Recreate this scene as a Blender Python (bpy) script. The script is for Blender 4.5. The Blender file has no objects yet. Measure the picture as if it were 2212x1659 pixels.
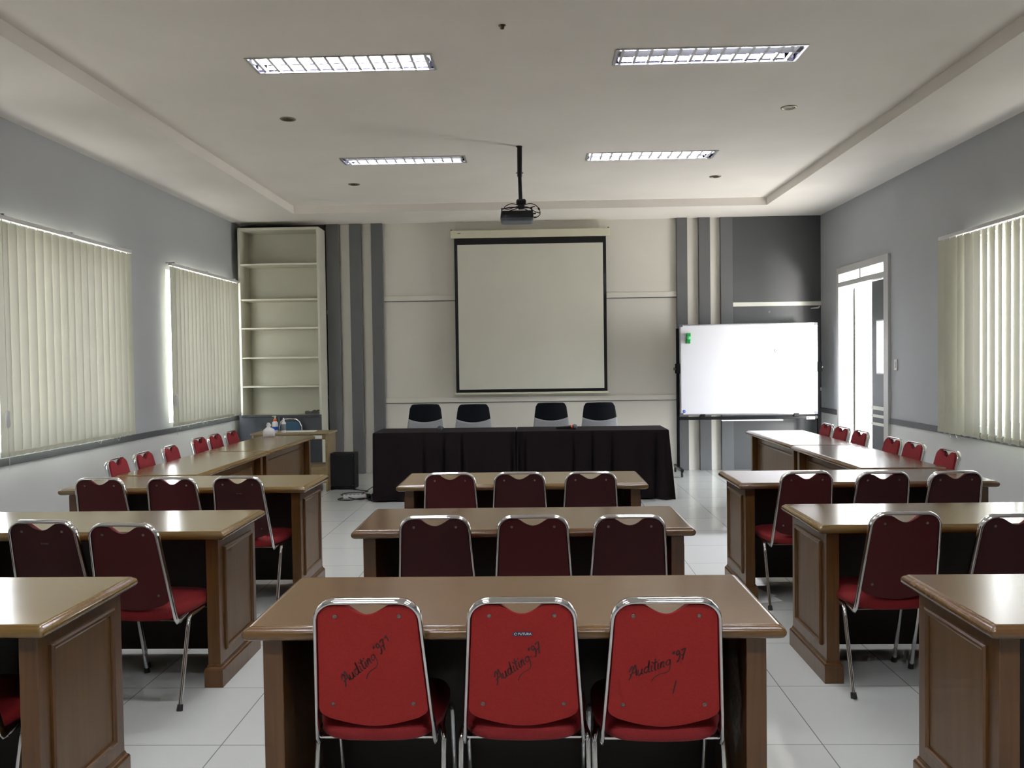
import bpy, math, random
from mathutils import Vector, Matrix
random.seed(7)
PI = math.pi
sc = bpy.context.scene
COL = sc.collection

# ------------------------------------------------------------------ materials
def new_mat(name):
    m = bpy.data.materials.new(name); m.use_nodes = True
    nt = m.node_tree; b = nt.nodes.get('Principled BSDF')
    return m, nt, b
def L(nt, a, b): nt.links.new(a, b)
def mat(name, col, rough=.5, metal=0., noise=0., nscale=20., bump=0., bscale=200., spec=.5, coat=0., sheen=0.):
    m, nt, b = new_mat(name)
    b.inputs['Base Color'].default_value = (*col, 1)
    b.inputs['Roughness'].default_value = rough
    b.inputs['Metallic'].default_value = metal
    b.inputs['Specular IOR Level'].default_value = spec
    b.inputs['Coat Weight'].default_value = coat
    b.inputs['Sheen Weight'].default_value = sheen
    tc = nt.nodes.new('ShaderNodeTexCoord')
    if noise:
        n = nt.nodes.new('ShaderNodeTexNoise'); n.inputs['Scale'].default_value = nscale; n.inputs['Detail'].default_value = 4
        r = nt.nodes.new('ShaderNodeValToRGB')
        r.color_ramp.elements[0].color = (*[c*(1-noise) for c in col], 1); r.color_ramp.elements[0].position = .3
        r.color_ramp.elements[1].color = (*[min(1, c*(1+noise)) for c in col], 1); r.color_ramp.elements[1].position = .7
        L(nt, tc.outputs['Object'], n.inputs['Vector']); L(nt, n.outputs['Fac'], r.inputs['Fac']); L(nt, r.outputs['Color'], b.inputs['Base Color'])
    if bump:
        n2 = nt.nodes.new('ShaderNodeTexNoise'); n2.inputs['Scale'].default_value = bscale; n2.inputs['Detail'].default_value = 2
        bp = nt.nodes.new('ShaderNodeBump'); bp.inputs['Strength'].default_value = bump; bp.inputs['Distance'].default_value = .002
        L(nt, tc.outputs['Object'], n2.inputs['Vector']); L(nt, n2.outputs['Fac'], bp.inputs['Height']); L(nt, bp.outputs['Normal'], b.inputs['Normal'])
    return m
def wood(name, dark, light, rough=.22, axis='X', coat=.3, gs=1.0, k=.62):
    dark = tuple(c*k for c in dark); light = tuple(c*k for c in light)
    m, nt, b = new_mat(name)
    tc = nt.nodes.new('ShaderNodeTexCoord'); mp = nt.nodes.new('ShaderNodeMapping')
    s = {'X': (1.6, 40, 40), 'Y': (22, 1.2, 22), 'Z': (22, 22, 1.2)}[axis]
    mp.inputs['Scale'].default_value = tuple(v*gs for v in s)
    n = nt.nodes.new('ShaderNodeTexNoise'); n.inputs['Scale'].default_value = 1.6; n.inputs['Detail'].default_value = 6; n.inputs['Distortion'].default_value = .6
    n3 = nt.nodes.new('ShaderNodeTexNoise'); n3.inputs['Scale'].default_value = 2.2; n3.inputs['Detail'].default_value = 3
    r = nt.nodes.new('ShaderNodeValToRGB')
    r.color_ramp.elements[0].position = .28; r.color_ramp.elements[0].color = (*dark, 1)
    r.color_ramp.elements[1].position = .72; r.color_ramp.elements[1].color = (*light, 1)
    mx = nt.nodes.new('ShaderNodeMix'); mx.data_type = 'RGBA'; mx.blend_type = 'MULTIPLY'; mx.inputs['Factor'].default_value = .45
    r2 = nt.nodes.new('ShaderNodeValToRGB'); r2.color_ramp.elements[0].position = .3; r2.color_ramp.elements[0].color = (.55, .5, .45, 1)
    r2.color_ramp.elements[1].position = .65; r2.color_ramp.elements[1].color = (1, 1, 1, 1)
    L(nt, tc.outputs['Object'], mp.inputs['Vector']); L(nt, mp.outputs['Vector'], n.inputs['Vector']); L(nt, tc.outputs['Object'], n3.inputs['Vector'])
    L(nt, n.outputs['Fac'], r.inputs['Fac']); L(nt, n3.outputs['Fac'], r2.inputs['Fac'])
    L(nt, r.outputs['Color'], mx.inputs['A']); L(nt, r2.outputs['Color'], mx.inputs['B']); L(nt, mx.outputs['Result'], b.inputs['Base Color'])
    rr = nt.nodes.new('ShaderNodeMapRange'); rr.inputs['To Min'].default_value = rough*.75; rr.inputs['To Max'].default_value = rough*1.35
    L(nt, n3.outputs['Fac'], rr.inputs['Value']); L(nt, rr.outputs['Result'], b.inputs['Roughness'])
    bp = nt.nodes.new('ShaderNodeBump'); bp.inputs['Strength'].default_value = .08; bp.inputs['Distance'].default_value = .002
    L(nt, n.outputs['Fac'], bp.inputs['Height']); L(nt, bp.outputs['Normal'], b.inputs['Normal'])
    b.inputs['Coat Weight'].default_value = coat; b.inputs['Coat Roughness'].default_value = .15
    return m
def emis(name, col, s):
    m, nt, b = new_mat(name)
    b.inputs['Base Color'].default_value = (*col, 1); b.inputs['Emission Color'].default_value = (*col, 1); b.inputs['Emission Strength'].default_value = s
    return m
def s2l(*c): return tuple((v/255)**2.2 for v in c)

M = {}
M['ceiling'] = mat('ceiling_paint', s2l(237, 231, 225), .75, noise=.03, nscale=1.5)
M['cove'] = mat('cove_paint', s2l(237, 231, 225), .7, noise=.02, nscale=2)
M['wall_blue'] = None
M['cream'] = mat('cream_wall', s2l(219, 215, 206), .55, noise=.03, nscale=1.2)
M['darkpaint'] = mat('dark_grey_paint', s2l(82, 83, 85), .5, noise=.05, nscale=2)
M['pilaster'] = mat('grey_pilaster_paint', s2l(100, 101, 103), .55, noise=.05, nscale=2)
M['rail'] = mat('grey_rail_paint', s2l(96, 98, 102), .5, noise=.05, nscale=3)
M['white_trim'] = mat('white_trim_paint', s2l(225, 224, 214), .45, noise=.03, nscale=4)
M['frame_white'] = mat('door_frame_paint', s2l(200, 199, 198), .4, noise=.03, nscale=4)
M['chrome'] = mat('chrome', (.8, .8, .81), .06, 1.0, noise=.06, nscale=30)
M['steel'] = mat('screw_steel', (.22, .20, .17), .45, 1.0, noise=.2, nscale=90)
M['rubber'] = mat('black_rubber', (.012, .012, .012), .6, noise=.2, nscale=50)
M['red'] = mat('lit_red_fabric', s2l(146, 22, 16), .8, noise=.1, nscale=140, bump=.3, bscale=500, sheen=.04)  # shared red chair fabric, with the nearest row's brighter light painted into its colour
M['red_front'] = mat('red_cushion_fabric', s2l(124, 14, 20), .8, noise=.12, nscale=140, bump=.3, bscale=500, sheen=.04)
M['maroon'] = mat('shaded_red_fabric', s2l(76, 7, 17), .8, noise=.1, nscale=140, bump=.3, bscale=500, sheen=.04)  # same red fabric, with the dimmer light farther back painted into its colour
M['red_deep_shade'] = mat('deep_shaded_red_fabric', s2l(60, 10, 17), .8, noise=.1, nscale=140, bump=.3, bscale=500, sheen=.04)  # same red fabric again, painted with deeper shade in its colour
M['crimson'] = mat('crimson_fabric', s2l(130, 10, 28), .8, noise=.1, nscale=140, bump=.3, bscale=500, sheen=.04)
M['black_box'] = mat('black_vinyl_box', (.008, .008, .009), .75, noise=.2, nscale=60, spec=.25)
M['post_black'] = mat('matt_black_paint', (.006, .006, .007), .8, noise=.2, nscale=40, spec=.04)
M['blackplate'] = mat('black_underseat', (.01, .01, .01), .5, noise=.2, nscale=30)
M['ink'] = mat('marker_ink', s2l(62, 14, 14), .6, noise=.1, nscale=50)
M['wood_top'] = wood('oak_top', s2l(128, 98, 52), s2l(156, 124, 72), .17)
M['wood_top_red'] = wood('red_brown_top', s2l(114, 82, 46), s2l(146, 108, 64), .22)
M['wood_top_mid'] = wood('brown_top', s2l(112, 80, 48), s2l(138, 102, 66), .18)
M['wood_edge'] = wood('oak_leg', s2l(100, 66, 32), s2l(126, 86, 46), .32, 'Z')
M['wood_panel'] = wood('panel_face', s2l(116, 84, 48), s2l(132, 98, 60), .38, 'Z', .1)
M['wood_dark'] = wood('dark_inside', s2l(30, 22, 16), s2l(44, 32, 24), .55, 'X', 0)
M['wood_light'] = wood('pale_desk_wood', s2l(170, 146, 106), s2l(196, 172, 130), .35, 'X', .1)
M['cloth'] = mat('black_cloth', s2l(32, 26, 28), .95, noise=.12, nscale=80, bump=.2, bscale=300, spec=.2)
M['black'] = mat('black_plastic', (.007, .007, .009), .4, noise=.2, nscale=30, spec=.3)
M['blackmesh'] = mat('black_mesh', (.004, .005, .008), .85, noise=.3, nscale=200, spec=.15)
M['greymesh'] = mat('light_grey_mesh', s2l(146, 147, 152), .8, noise=.12, nscale=260)
M['screen'] = mat('screen_fabric', s2l(212, 210, 198), .8, noise=.02, nscale=2)
M['housing'] = mat('cream_metal', s2l(212, 208, 186), .4, noise=.02, nscale=4)
M['board'] = mat('whiteboard_gloss', (.70, .70, .75), .28, noise=.01, nscale=3, coat=.5)
M['alu'] = mat('aluminium', (.6, .6, .62), .3, 1.0, noise=.1, nscale=40)
M['case'] = mat('bookcase_laminate', s2l(206, 204, 188), .45, noise=.03, nscale=2)
M['case_shelf'] = mat('bookcase_shelf_edge', s2l(232, 229, 214), .4, noise=.03, nscale=5)
M['cabinet'] = mat('blue_grey_cabinet', s2l(74, 77, 83), .55, noise=.04, nscale=4)
M['speaker'] = mat('black_speaker_cloth', (.005, .005, .006), .85, noise=.3, nscale=150, bump=.3, bscale=400)
M['whiteplastic'] = mat('white_plastic', (.72, .72, .72), .35, noise=.03, nscale=20)
M['greyplastic'] = mat('grey_plastic', s2l(88, 94, 104), .45, noise=.05, nscale=20)
M['orange'] = mat('orange_plastic', s2l(232, 98, 40), .4, noise=.05, nscale=20)
M['blue'] = mat('blue_label', s2l(40, 88, 190), .4, noise=.05, nscale=20)
M['navy'] = mat('navy_plate', s2l(36, 38, 74), .4, noise=.1, nscale=40)
M['lettering'] = mat('pale_lettering', s2l(205, 205, 195), .5, noise=.03, nscale=40)
M['green'] = mat('green_plastic', s2l(20, 140, 62), .4, noise=.05, nscale=20)
M['lightgreen'] = mat('light_green', s2l(80, 196, 120), .5, noise=.05, nscale=20)
M['paper'] = mat('paper', (.82, .82, .8), .7, noise=.04, nscale=30)
M['tissue'] = mat('tissue_wrap', (.7, .7, .7), .5, noise=.05, nscale=60, bump=.5, bscale=40)
M['newspaper'] = mat('newspaper', s2l(120, 116, 108), .8, noise=.45, nscale=60)
M['blueseat'] = mat('blue_vinyl', s2l(48, 88, 118), .5, noise=.06, nscale=40)
M['smudge'] = mat('grey_smudge', s2l(120, 122, 122), .6, noise=.1, nscale=60)
M['reflector'] = mat('mirror_reflector', (.62, .60, .72), .04, 1.0, noise=.02, nscale=10)
M['louver'] = mat('satin_louver', (.8, .8, .85), .5, .0, noise=.03, nscale=10)
M['tube_on'] = emis('lit_tube', (.93, .95, 1.0), 160)
M['tube_dim'] = emis('dim_tube', (.93, .95, 1.0), .6)
M['doorleaf'] = mat('grey_door_leaf', s2l(92, 94, 98), .45, noise=.04, nscale=3)
M['leaf_dark'] = mat('brown_grey_leaf', (.022, .019, .017), .7, noise=.3, nscale=6, spec=.1)
M['doorwhite'] = mat('white_door_leaf', (.8, .8, .8), .5, noise=.02, nscale=3)
M['downlight'] = mat('bronze_ring', s2l(140, 130, 112), .3, .8, noise=.1, nscale=40)
M['downlight_in'] = mat('dark_lamp_bowl', s2l(90, 84, 74), .25, .9, noise=.4, nscale=60)
M['red_dot'] = mat('red_mark', s2l(200, 50, 40), .5, noise=.05, nscale=30)
M['cord'] = mat('cream_cord', s2l(205, 205, 190), .6, noise=.05, nscale=60)

def wall_two_tone(name, upper, lower, zs):
    m, nt, b = new_mat(name)
    tc = nt.nodes.new('ShaderNodeNewGeometry'); sx = nt.nodes.new('ShaderNodeSeparateXYZ')
    gt = nt.nodes.new('ShaderNodeMath'); gt.operation = 'GREATER_THAN'; gt.inputs[1].default_value = zs
    n = nt.nodes.new('ShaderNodeTexNoise'); n.inputs['Scale'].default_value = 1.3; n.inputs['Detail'].default_value = 3
    mr = nt.nodes.new('ShaderNodeMapRange'); mr.inputs['To Min'].default_value = .93; mr.inputs['To Max'].default_value = 1.06
    mx = nt.nodes.new('ShaderNodeMix'); mx.data_type = 'RGBA'; mx.inputs['A'].default_value = (*lower, 1); mx.inputs['B'].default_value = (*upper, 1)
    vm = nt.nodes.new('ShaderNodeVectorMath'); vm.operation = 'SCALE'
    L(nt, tc.outputs['Position'], sx.inputs[0]); L(nt, sx.outputs['Z'], gt.inputs[0]); L(nt, gt.outputs[0], mx.inputs['Factor'])
    L(nt, tc.outputs['Position'], n.inputs['Vector']); L(nt, n.outputs['Fac'], mr.inputs['Value'])
    L(nt, mx.outputs['Result'], vm.inputs[0]); L(nt, mr.outputs['Result'], vm.inputs['Scale']); L(nt, vm.outputs[0], b.inputs['Base Color'])
    b.inputs['Roughness'].default_value = .6
    return m
M['wall_blue'] = wall_two_tone('two_tone_wall', s2l(178, 181, 186), s2l(224, 225, 225), .82)

def floor_mat():
    m, nt, b = new_mat('gloss_floor_tiles')
    g = nt.nodes.new('ShaderNodeNewGeometry'); mp = nt.nodes.new('ShaderNodeMapping')
    mp.inputs['Location'].default_value = (-.513+6, -.334+6, 0)
    br = nt.nodes.new('ShaderNodeTexBrick'); br.offset = 0; br.squash = 1
    br.inputs['Scale'].default_value = 1; br.inputs['Brick Width'].default_value = .6; br.inputs['Row Height'].default_value = .6
    br.inputs['Mortar Size'].default_value = .0022; br.inputs['Mortar Smooth'].default_value = .1; br.inputs['Bias'].default_value = 0
    br.inputs['Color1'].default_value = (.56, .57, .545, 1); br.inputs['Color2'].default_value = (.575, .585, .56, 1); br.inputs['Mortar'].default_value = (.2, .2, .19, 1)
    n = nt.nodes.new('ShaderNodeTexNoise'); n.inputs['Scale'].default_value = 2.5; n.inputs['Detail'].default_value = 5
    mr = nt.nodes.new('ShaderNodeMapRange'); mr.inputs['To Min'].default_value = .03; mr.inputs['To Max'].default_value = .07
    L(nt, g.outputs['Position'], mp.inputs['Vector']); L(nt, mp.outputs['Vector'], br.inputs['Vector']); L(nt, br.outputs['Color'], b.inputs['Base Color'])
    L(nt, g.outputs['Position'], n.inputs['Vector']); L(nt, n.outputs['Fac'], mr.inputs['Value']); L(nt, mr.outputs['Result'], b.inputs['Roughness'])
    b.inputs['Specular IOR Level'].default_value = .6
    return m
M['floor'] = floor_mat()

def blind_mat(name, col, tr):
    m, nt, b = new_mat(name)
    b.inputs['Base Color'].default_value = (*col, 1); b.inputs['Roughness'].default_value = .7
    t = nt.nodes.new('ShaderNodeBsdfTranslucent'); t.inputs['Color'].default_value = (*tr, 1)
    w = nt.nodes.new('ShaderNodeTexNoise'); w.inputs['Scale'].default_value = 90
    mr = nt.nodes.new('ShaderNodeMapRange'); mr.inputs['To Min'].default_value = .034; mr.inputs['To Max'].default_value = .044
    ms = nt.nodes.new('ShaderNodeMixShader')
    tc = nt.nodes.new('ShaderNodeTexCoord'); L(nt, tc.outputs['Object'], w.inputs['Vector']); L(nt, w.outputs['Fac'], mr.inputs['Value']); L(nt, mr.outputs['Result'], ms.inputs['Fac'])
    L(nt, b.outputs[0], ms.inputs[1]); L(nt, t.outputs[0], ms.inputs[2])
    L(nt, ms.outputs[0], nt.nodes['Material Output'].inputs['Surface'])
    return m
M['blind'] = blind_mat('cream_blind_fabric', s2l(196, 196, 178), (.5, .485, .43))
def glass_mat():
    m, nt, b = new_mat('window_glass')
    t = nt.nodes.new('ShaderNodeBsdfTransparent'); g = nt.nodes.new('ShaderNodeBsdfGlossy'); g.inputs['Roughness'].default_value = .02
    ms = nt.nodes.new('ShaderNodeMixShader'); ms.inputs['Fac'].default_value = .06
    L(nt, t.outputs[0], ms.inputs[1]); L(nt, g.outputs[0], ms.inputs[2]); L(nt, ms.outputs[0], nt.nodes['Material Output'].inputs['Surface'])
    return m
M['glass'] = glass_mat()

# ------------------------------------------------------------------ mesh builder
class MB:
    def __init__(s): s.v = []; s.f = []; s.sm = []
    def add(s, vs, fs, smooth=False):
        o = len(s.v); s.v += [tuple(v) for v in vs]
        for f in fs: s.f.append(tuple(i+o for i in f)); s.sm.append(smooth)
        return s
    def box(s, a, b, c=0.):
        x0, y0, z0 = [min(p, q) for p, q in zip(a, b)]; x1, y1, z1 = [max(p, q) for p, q in zip(a, b)]
        c = min(c, (x1-x0)*.45, (y1-y0)*.45, (z1-z0)*.45)
        if c <= 0:
            vs = [(x, y, z) for x in (x0, x1) for y in (y0, y1) for z in (z0, z1)]
            return s.add(vs, [(0, 1, 3, 2), (4, 6, 7, 5), (0, 4, 5, 1), (2, 3, 7, 6), (0, 2, 6, 4), (1, 5, 7, 3)])
        vs = []; idx = {}
        for i, x in enumerate((x0, x1)):
            for j, y in enumerate((y0, y1)):
                for k, z in enumerate((z0, z1)):
                    dx, dy, dz = (c if i == 0 else -c), (c if j == 0 else -c), (c if k == 0 else -c)
                    idx[i, j, k, 0] = len(vs); vs.append((x, y+dy, z+dz))
                    idx[i, j, k, 1] = len(vs); vs.append((x+dx, y, z+dz))
                    idx[i, j, k, 2] = len(vs); vs.append((x+dx, y+dy, z))
        I = idx; fs = []
        for i in (0, 1):
            fs.append((I[i,0,0,0], I[i,1,0,0], I[i,1,1,0], I[i,0,1,0])); fs.append((I[0,i,0,1], I[1,i,0,1], I[1,i,1,1], I[0,i,1,1])); fs.append((I[0,0,i,2], I[1,0,i,2], I[1,1,i,2], I[0,1,i,2]))
            for j in (0, 1):
                fs.append((I[i,j,0,0], I[i,j,1,0], I[i,j,1,1], I[i,j,0,1]))
                fs.append((I[i,0,j,0], I[i,1,j,0], I[i,1,j,2], I[i,0,j,2]))
                fs.append((I[0,i,j,1], I[1,i,j,1], I[1,i,j,2], I[0,i,j,2]))
                for k in (0, 1): fs.append((I[i,j,k,0], I[i,j,k,1], I[i,j,k,2]))
        return s.add(vs, fs)
    def tube(s, path, r, n=10, caps=True, r2=None, nrm=None):
        P = [Vector(p) for p in path]; N = len(P); rings = []
        prev = None
        for i, p in enumerate(P):
            t = (P[min(i+1, N-1)]-P[max(i-1, 0)])
            if t.length < 1e-9: t = Vector((0, 0, 1))
            t.normalize()
            if nrm is not None:
                a = Vector(nrm); a = (a - t*a.dot(t)).normalized()
            else:
                if prev is None: a = t.orthogonal().normalized()
                else:
                    a = prev - t*prev.dot(t)
                    a = a.normalized() if a.length > 1e-6 else t.orthogonal().normalized()
                prev = a
            b = t.cross(a)
            ra = r[i] if isinstance(r, (list, tuple)) else r
            rb = ra if r2 is None else r2
            rings.append([p + a*math.cos(2*PI*k/n)*rb + b*math.sin(2*PI*k/n)*ra for k in range(n)])
        vs = [v for rg in rings for v in rg]; fs = []
        for i in range(N-1):
            for k in range(n):
                k2 = (k+1) % n; fs.append((i*n+k, i*n+k2, (i+1)*n+k2, (i+1)*n+k))
        s.add(vs, fs, True)
        if caps:
            s.add(rings[0], [tuple(range(n))]); s.add(rings[-1], [tuple(range(n))])
        return s
    def lathe(s, prof, c=(0, 0, 0), n=20, axis='Z'):
        vs = []
        for r, z in prof:
            for k in range(n):
                a = 2*PI*k/n; p = (r*math.cos(a), r*math.sin(a), z)
                if axis == 'X': p = (z, p[0], p[1])
                if axis == 'Y': p = (p[0], z, p[1])
                vs.append((p[0]+c[0], p[1]+c[1], p[2]+c[2]))
        fs = [(i*n+k, i*n+(k+1) % n, (i+1)*n+(k+1) % n, (i+1)*n+k) for i in range(len(prof)-1) for k in range(n)]
        return s.add(vs, fs, True)
    def prism(s, poly, d0, d1, fn):
        """poly of (a,b); fn(a,b,d) -> xyz"""
        n = len(poly)
        vs = [fn(a, b, d0) for a, b in poly] + [fn(a, b, d1) for a, b in poly]
        return s.add(vs, [tuple(range(n)), tuple(range(2*n-1, n-1, -1))] + [(i, (i+1) % n, n+(i+1) % n, n+i) for i in range(n)])
    def loops(s, rings, capa=True, capb=True, smooth=True):
        n = len(rings[0]); vs = [v for r in rings for v in r]
        fs = [(i*n+k, i*n+(k+1) % n, (i+1)*n+(k+1) % n, (i+1)*n+k) for i in range(len(rings)-1) for k in range(n)]
        s.add(vs, fs, smooth)
        if capa: s.add(rings[0], [tuple(range(n))], False)
        if capb: s.add(rings[-1], [tuple(range(n))], False)
        return s
    def build(s, name, m, parent=None, merge=False):
        me = bpy.data.meshes.new(name); me.from_pydata(s.v, [], s.f); me.materials.append(m)
        me.polygons.foreach_set('use_smooth', s.sm)
        import bmesh
        bm = bmesh.new(); bm.from_mesh(me)
        if merge: bmesh.ops.remove_doubles(bm, verts=bm.verts, dist=1e-5)
        bmesh.ops.recalc_face_normals(bm, faces=bm.faces); bm.to_mesh(me); bm.free(); me.update()
        o = bpy.data.objects.new(name, me); COL.objects.link(o)
        if parent: o.parent = parent
        return o

def tag(o, label, cat, group=None):
    o['label'] = label; o['category'] = cat
    if group: o['group'] = group
    return o
def empty(name, loc=(0, 0, 0), rz=0.):
    o = bpy.data.objects.new(name, None); COL.objects.link(o); o.location = loc; o.rotation_euler = (0, 0, rz); o.empty_display_size = .1
    return o
def struct(o): o['kind'] = 'structure'; return o
def dup(o, parent=None, loc=None, rz=None):
    c = o.copy(); COL.objects.link(c)
    if parent is not None: c.parent = parent
    if loc is not None: c.location = loc
    if rz is not None: c.rotation_euler = (0, 0, rz)
    for ch in list(o.children): dup(ch, c)
    return c
def plate(mb, u0, u1, v0, v1, holes, d0, d1, fn):
    """slab with rectangular holes; fn(u,v,d)->xyz ; holes (u0,u1,v0,v1)"""
    us = sorted(set([u0, u1]+[h[0] for h in holes]+[h[1] for h in holes])); vs = sorted(set([v0, v1]+[h[2] for h in holes]+[h[3] for h in holes]))
    solid = lambda i, j: 0 <= i < len(us)-1 and 0 <= j < len(vs)-1 and not any(h[0]-1e-6 <= us[i] and us[i+1] <= h[1]+1e-6 and h[2]-1e-6 <= vs[j] and vs[j+1] <= h[3]+1e-6 for h in holes)
    for i in range(len(us)-1):
        for j in range(len(vs)-1):
            if not solid(i, j): continue
            a, b, c, d = us[i], us[i+1], vs[j], vs[j+1]
            for D in (d0, d1): mb.add([fn(a, c, D), fn(b, c, D), fn(b, d, D), fn(a, d, D)], [(0, 1, 2, 3)])
            for (ii, jj, p, q) in ((i-1, j, (a, c), (a, d)), (i+1, j, (b, c), (b, d)), (i, j-1, (a, c), (b, c)), (i, j+1, (a, d), (b, d))):
                if not solid(ii, jj): mb.add([fn(*p, d0), fn(*q, d0), fn(*q, d1), fn(*p, d1)], [(0, 1, 2, 3)])
    return mb
def textmesh(s, name, size, m, parent, mtx, extrude=.0004):
    cu = bpy.data.curves.new(name, 'FONT'); cu.body = s; cu.size = size; cu.extrude = extrude; cu.offset = size*.018; cu.align_x = 'CENTER'; cu.align_y = 'CENTER'
    t = bpy.data.objects.new('tmp', cu); COL.objects.link(t)
    dg = bpy.context.evaluated_depsgraph_get(); me = bpy.data.meshes.new_from_object(t.evaluated_get(dg))
    bpy.data.objects.remove(t); me.name = name; me.transform(mtx); me.materials.clear(); me.materials.append(m)
    o = bpy.data.objects.new(name, me); COL.objects.link(o); o.parent = parent
    return o

# ------------------------------------------------------------------ room shell
XL, XR, YB, YF = -4.07, 3.89, 11.70, -2.6
ZS, ZC = 3.455, 3.555
struct(MB().box((XL-.2, YF-.2, -.1), (XR+.2, YB+.2, 0)).build('floor', M['floor']))
# coffer + fixture holes
FX = [(-1.90, -.655, 5.585, 5.885), (.55, 1.797, 5.585, 5.885), (-1.91, -.668, 8.335, 8.62), (.53, 1.807, 8.335, 8.65), (-1.90, -.655, 2.83, 3.13), (.55, 1.797, 2.83, 3.13), (-1.90, -.655, .1, .4), (.55, 1.797, .1, .4)]
CX0, CX1, CY1, CY0 = -3.07, 2.935, 10.80, -1.8
cb = MB()
plate(cb, CX0, CX1, CY0, CY1, FX, ZC, ZC+.12, lambda u, v, d: (u, v, d))
plate(cb, XL-.2, XR+.2, YF-.2, YB+.2, [(CX0, CX1, CY0, CY1)], ZS, ZS+.22, lambda u, v, d: (u, v, d))
struct(cb.build('ceiling', M['ceiling']))
# left wall: windows
WL1 = (6.10, 8.16, .90, 2.60); WL2 = (9.25, 11.2, .90, 2.60)
wl = MB(); plate(wl, YF-.2, YB+.2, 0, ZS, [WL1, WL2, (2.6, 4.7, .9, 2.6)], XL-.18, XL, lambda u, v, d: (d, u, v)); struct(wl.build('wall_left', M['wall_blue']))
DOOR = (9.39, 10.969, 0, 2.65); WR = (5.5, 7.66, .90, 2.58)
wr = MB(); plate(wr, YF-.2, YB+.2, 0, ZS, [DOOR, WR], XR, XR+.18, lambda u, v, d: (d, u, v)); struct(wr.build('wall_right', M['wall_blue']))
struct(MB().box((XL, YB, 0), (XR, YB+.18, ZS)).build('wall_back', M['cream']))
struct(MB().box((XL, YF-.18, 0), (XR, YF, ZS)).build('wall_front', M['cream']))
# painted zones and pilasters of the back wall
tn = [0]
def trim(mb, m):
    tn[0] += 1; return struct(mb.build('trim_%d' % tn[0], m))
trim(MB().box((XL, YB-.012, 0), (-2.86, YB, ZS)), M['darkpaint'])
trim(MB().box((2.70, YB-.045, 0), (XR, YB, ZS)), M['darkpaint'])
for x0, x1 in ((-2.87, -2.695), (-2.55, -2.39), (-2.25, -2.09), (1.94, 2.085), (2.24, 2.395), (2.535, 2.70)):
    trim(MB().box((x0, YB-.06, 0), (x1, YB, ZS), .003), M['pilaster'])
for z0, z1 in ((2.385, 2.456), (.974, 1.044)):
    trim(MB().box((-2.09, YB-.026, z0), (1.94, YB, z1), .004), M['cream'])
for z in (2.380, .969): trim(MB().box((-2.09, YB-.009, z-.005), (1.94, YB, z+.004)), M['rail'])
trim(MB().box((2.70, YB-.06, 2.235), (XR, YB-.045, 2.29)), M['white_trim'])
trim(MB().box((2.70, YB-.06, 1.07), (XR, YB-.045, 1.12)), M['white_trim'])
for z in (2.25, 1.07): trim(MB().box((XL, YB-.024, z-.025), (-2.87, YB-.012, z+.025)), M['white_trim'])
# chair rails
trim(MB().box((XL, YF, .785), (XL+.014, YB-.02, .845), .003), M['rail'])
trim(MB().box((XR-.014, YF, .787), (XR, DOOR[0]-.002, .847), .003), M['rail'])
trim(MB().box((XR-.014, DOOR[1]+.002, .780), (XR, YB-.06, .842), .003), M['rail'])
for n_, (a, b) in (('left', ((XL, YF, 0), (XL+.008, YB-.02, .08))), ('back', ((-2.09, YB-.01, 0), (1.94, YB, .08)))):
    struct(MB().box(a, b).build('baseboard_'+n_, M['cream'] if n_ == 'back' else M['frame_white']))

# windows (opening, frame, glass)
wn = 0
for side, (y0, y1, z0, z1) in (('L', WL1), ('L', WL2), ('L', (2.6, 4.7, .9, 2.6)), ('R', WR)):
    wn += 1; xc = XL-.12 if side == 'L' else XR+.12
    e = struct(empty('window_%d' % wn, (xc, (y0+y1)/2, z0)))
    fb = MB(); hw = (y1-y0)/2; hh = z1-z0
    plate(fb, -hw, hw, 0, hh, [(-hw+.06, -.03, .06, hh-.06), (.03, hw-.06, .06, hh-.06)], -.025, .025, lambda u, v, d: (d, u, v))
    fb.build('window_frame', M['frame_white'], e)
    for a, b in ((-hw+.06, -.03), (.03, hw-.06)):
        MB().box((-.003, a, .06), (.003, b, hh-.06)).build('pane', M['glass'], e)

# door
dr = struct(empty('door_1', (XR, 10.18, 0)))
fb = MB()
def DY(y): return y-10.18
plate(fb, DY(9.39), DY(10.969), 0, 2.655, [(DY(9.51), DY(10.903), 0, 2.41), (DY(9.51), DY(10.17), 2.47, 2.575), (DY(10.205), DY(10.903), 2.47, 2.575)], -.03, .15, lambda u, v, d: (d, u, v))
fb.build('door_frame', M['frame_white'], dr)
for a, b in ((9.51, 10.17), (10.205, 10.903)):
    MB().box((.07, DY(a), 2.47), (.074, DY(b), 2.575)).build('transom_pane', M['glass'], dr)
lf = MB(); plate(lf, DY(9.515), DY(9.985), .01, 2.40, [(DY(9.60), DY(9.825), 1.34, 1.93)], .03, .07, lambda u, v, d: (d, u, v))
leaf = lf.build('door_leaf', M['doorleaf'], dr)
MB().box((.048, DY(9.60), 1.34), (.052, DY(9.825), 1.93)).build('pane', M['glass'], leaf)
fm = MB(); plate(fm, DY(9.585), DY(9.84), 1.325, 1.945, [(DY(9.60), DY(9.825), 1.34, 1.93)], .022, .03, lambda u, v, d: (d, u, v)); fm.build('pane_bead', M['frame_white'], leaf)
for z0, z1 in ((.913, .956), (.826, .859), (.734, .766)):
    MB().box((.022, DY(9.515), z0), (.03, DY(9.985), z1)).build('white_band', M['white_trim'], leaf)
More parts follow.
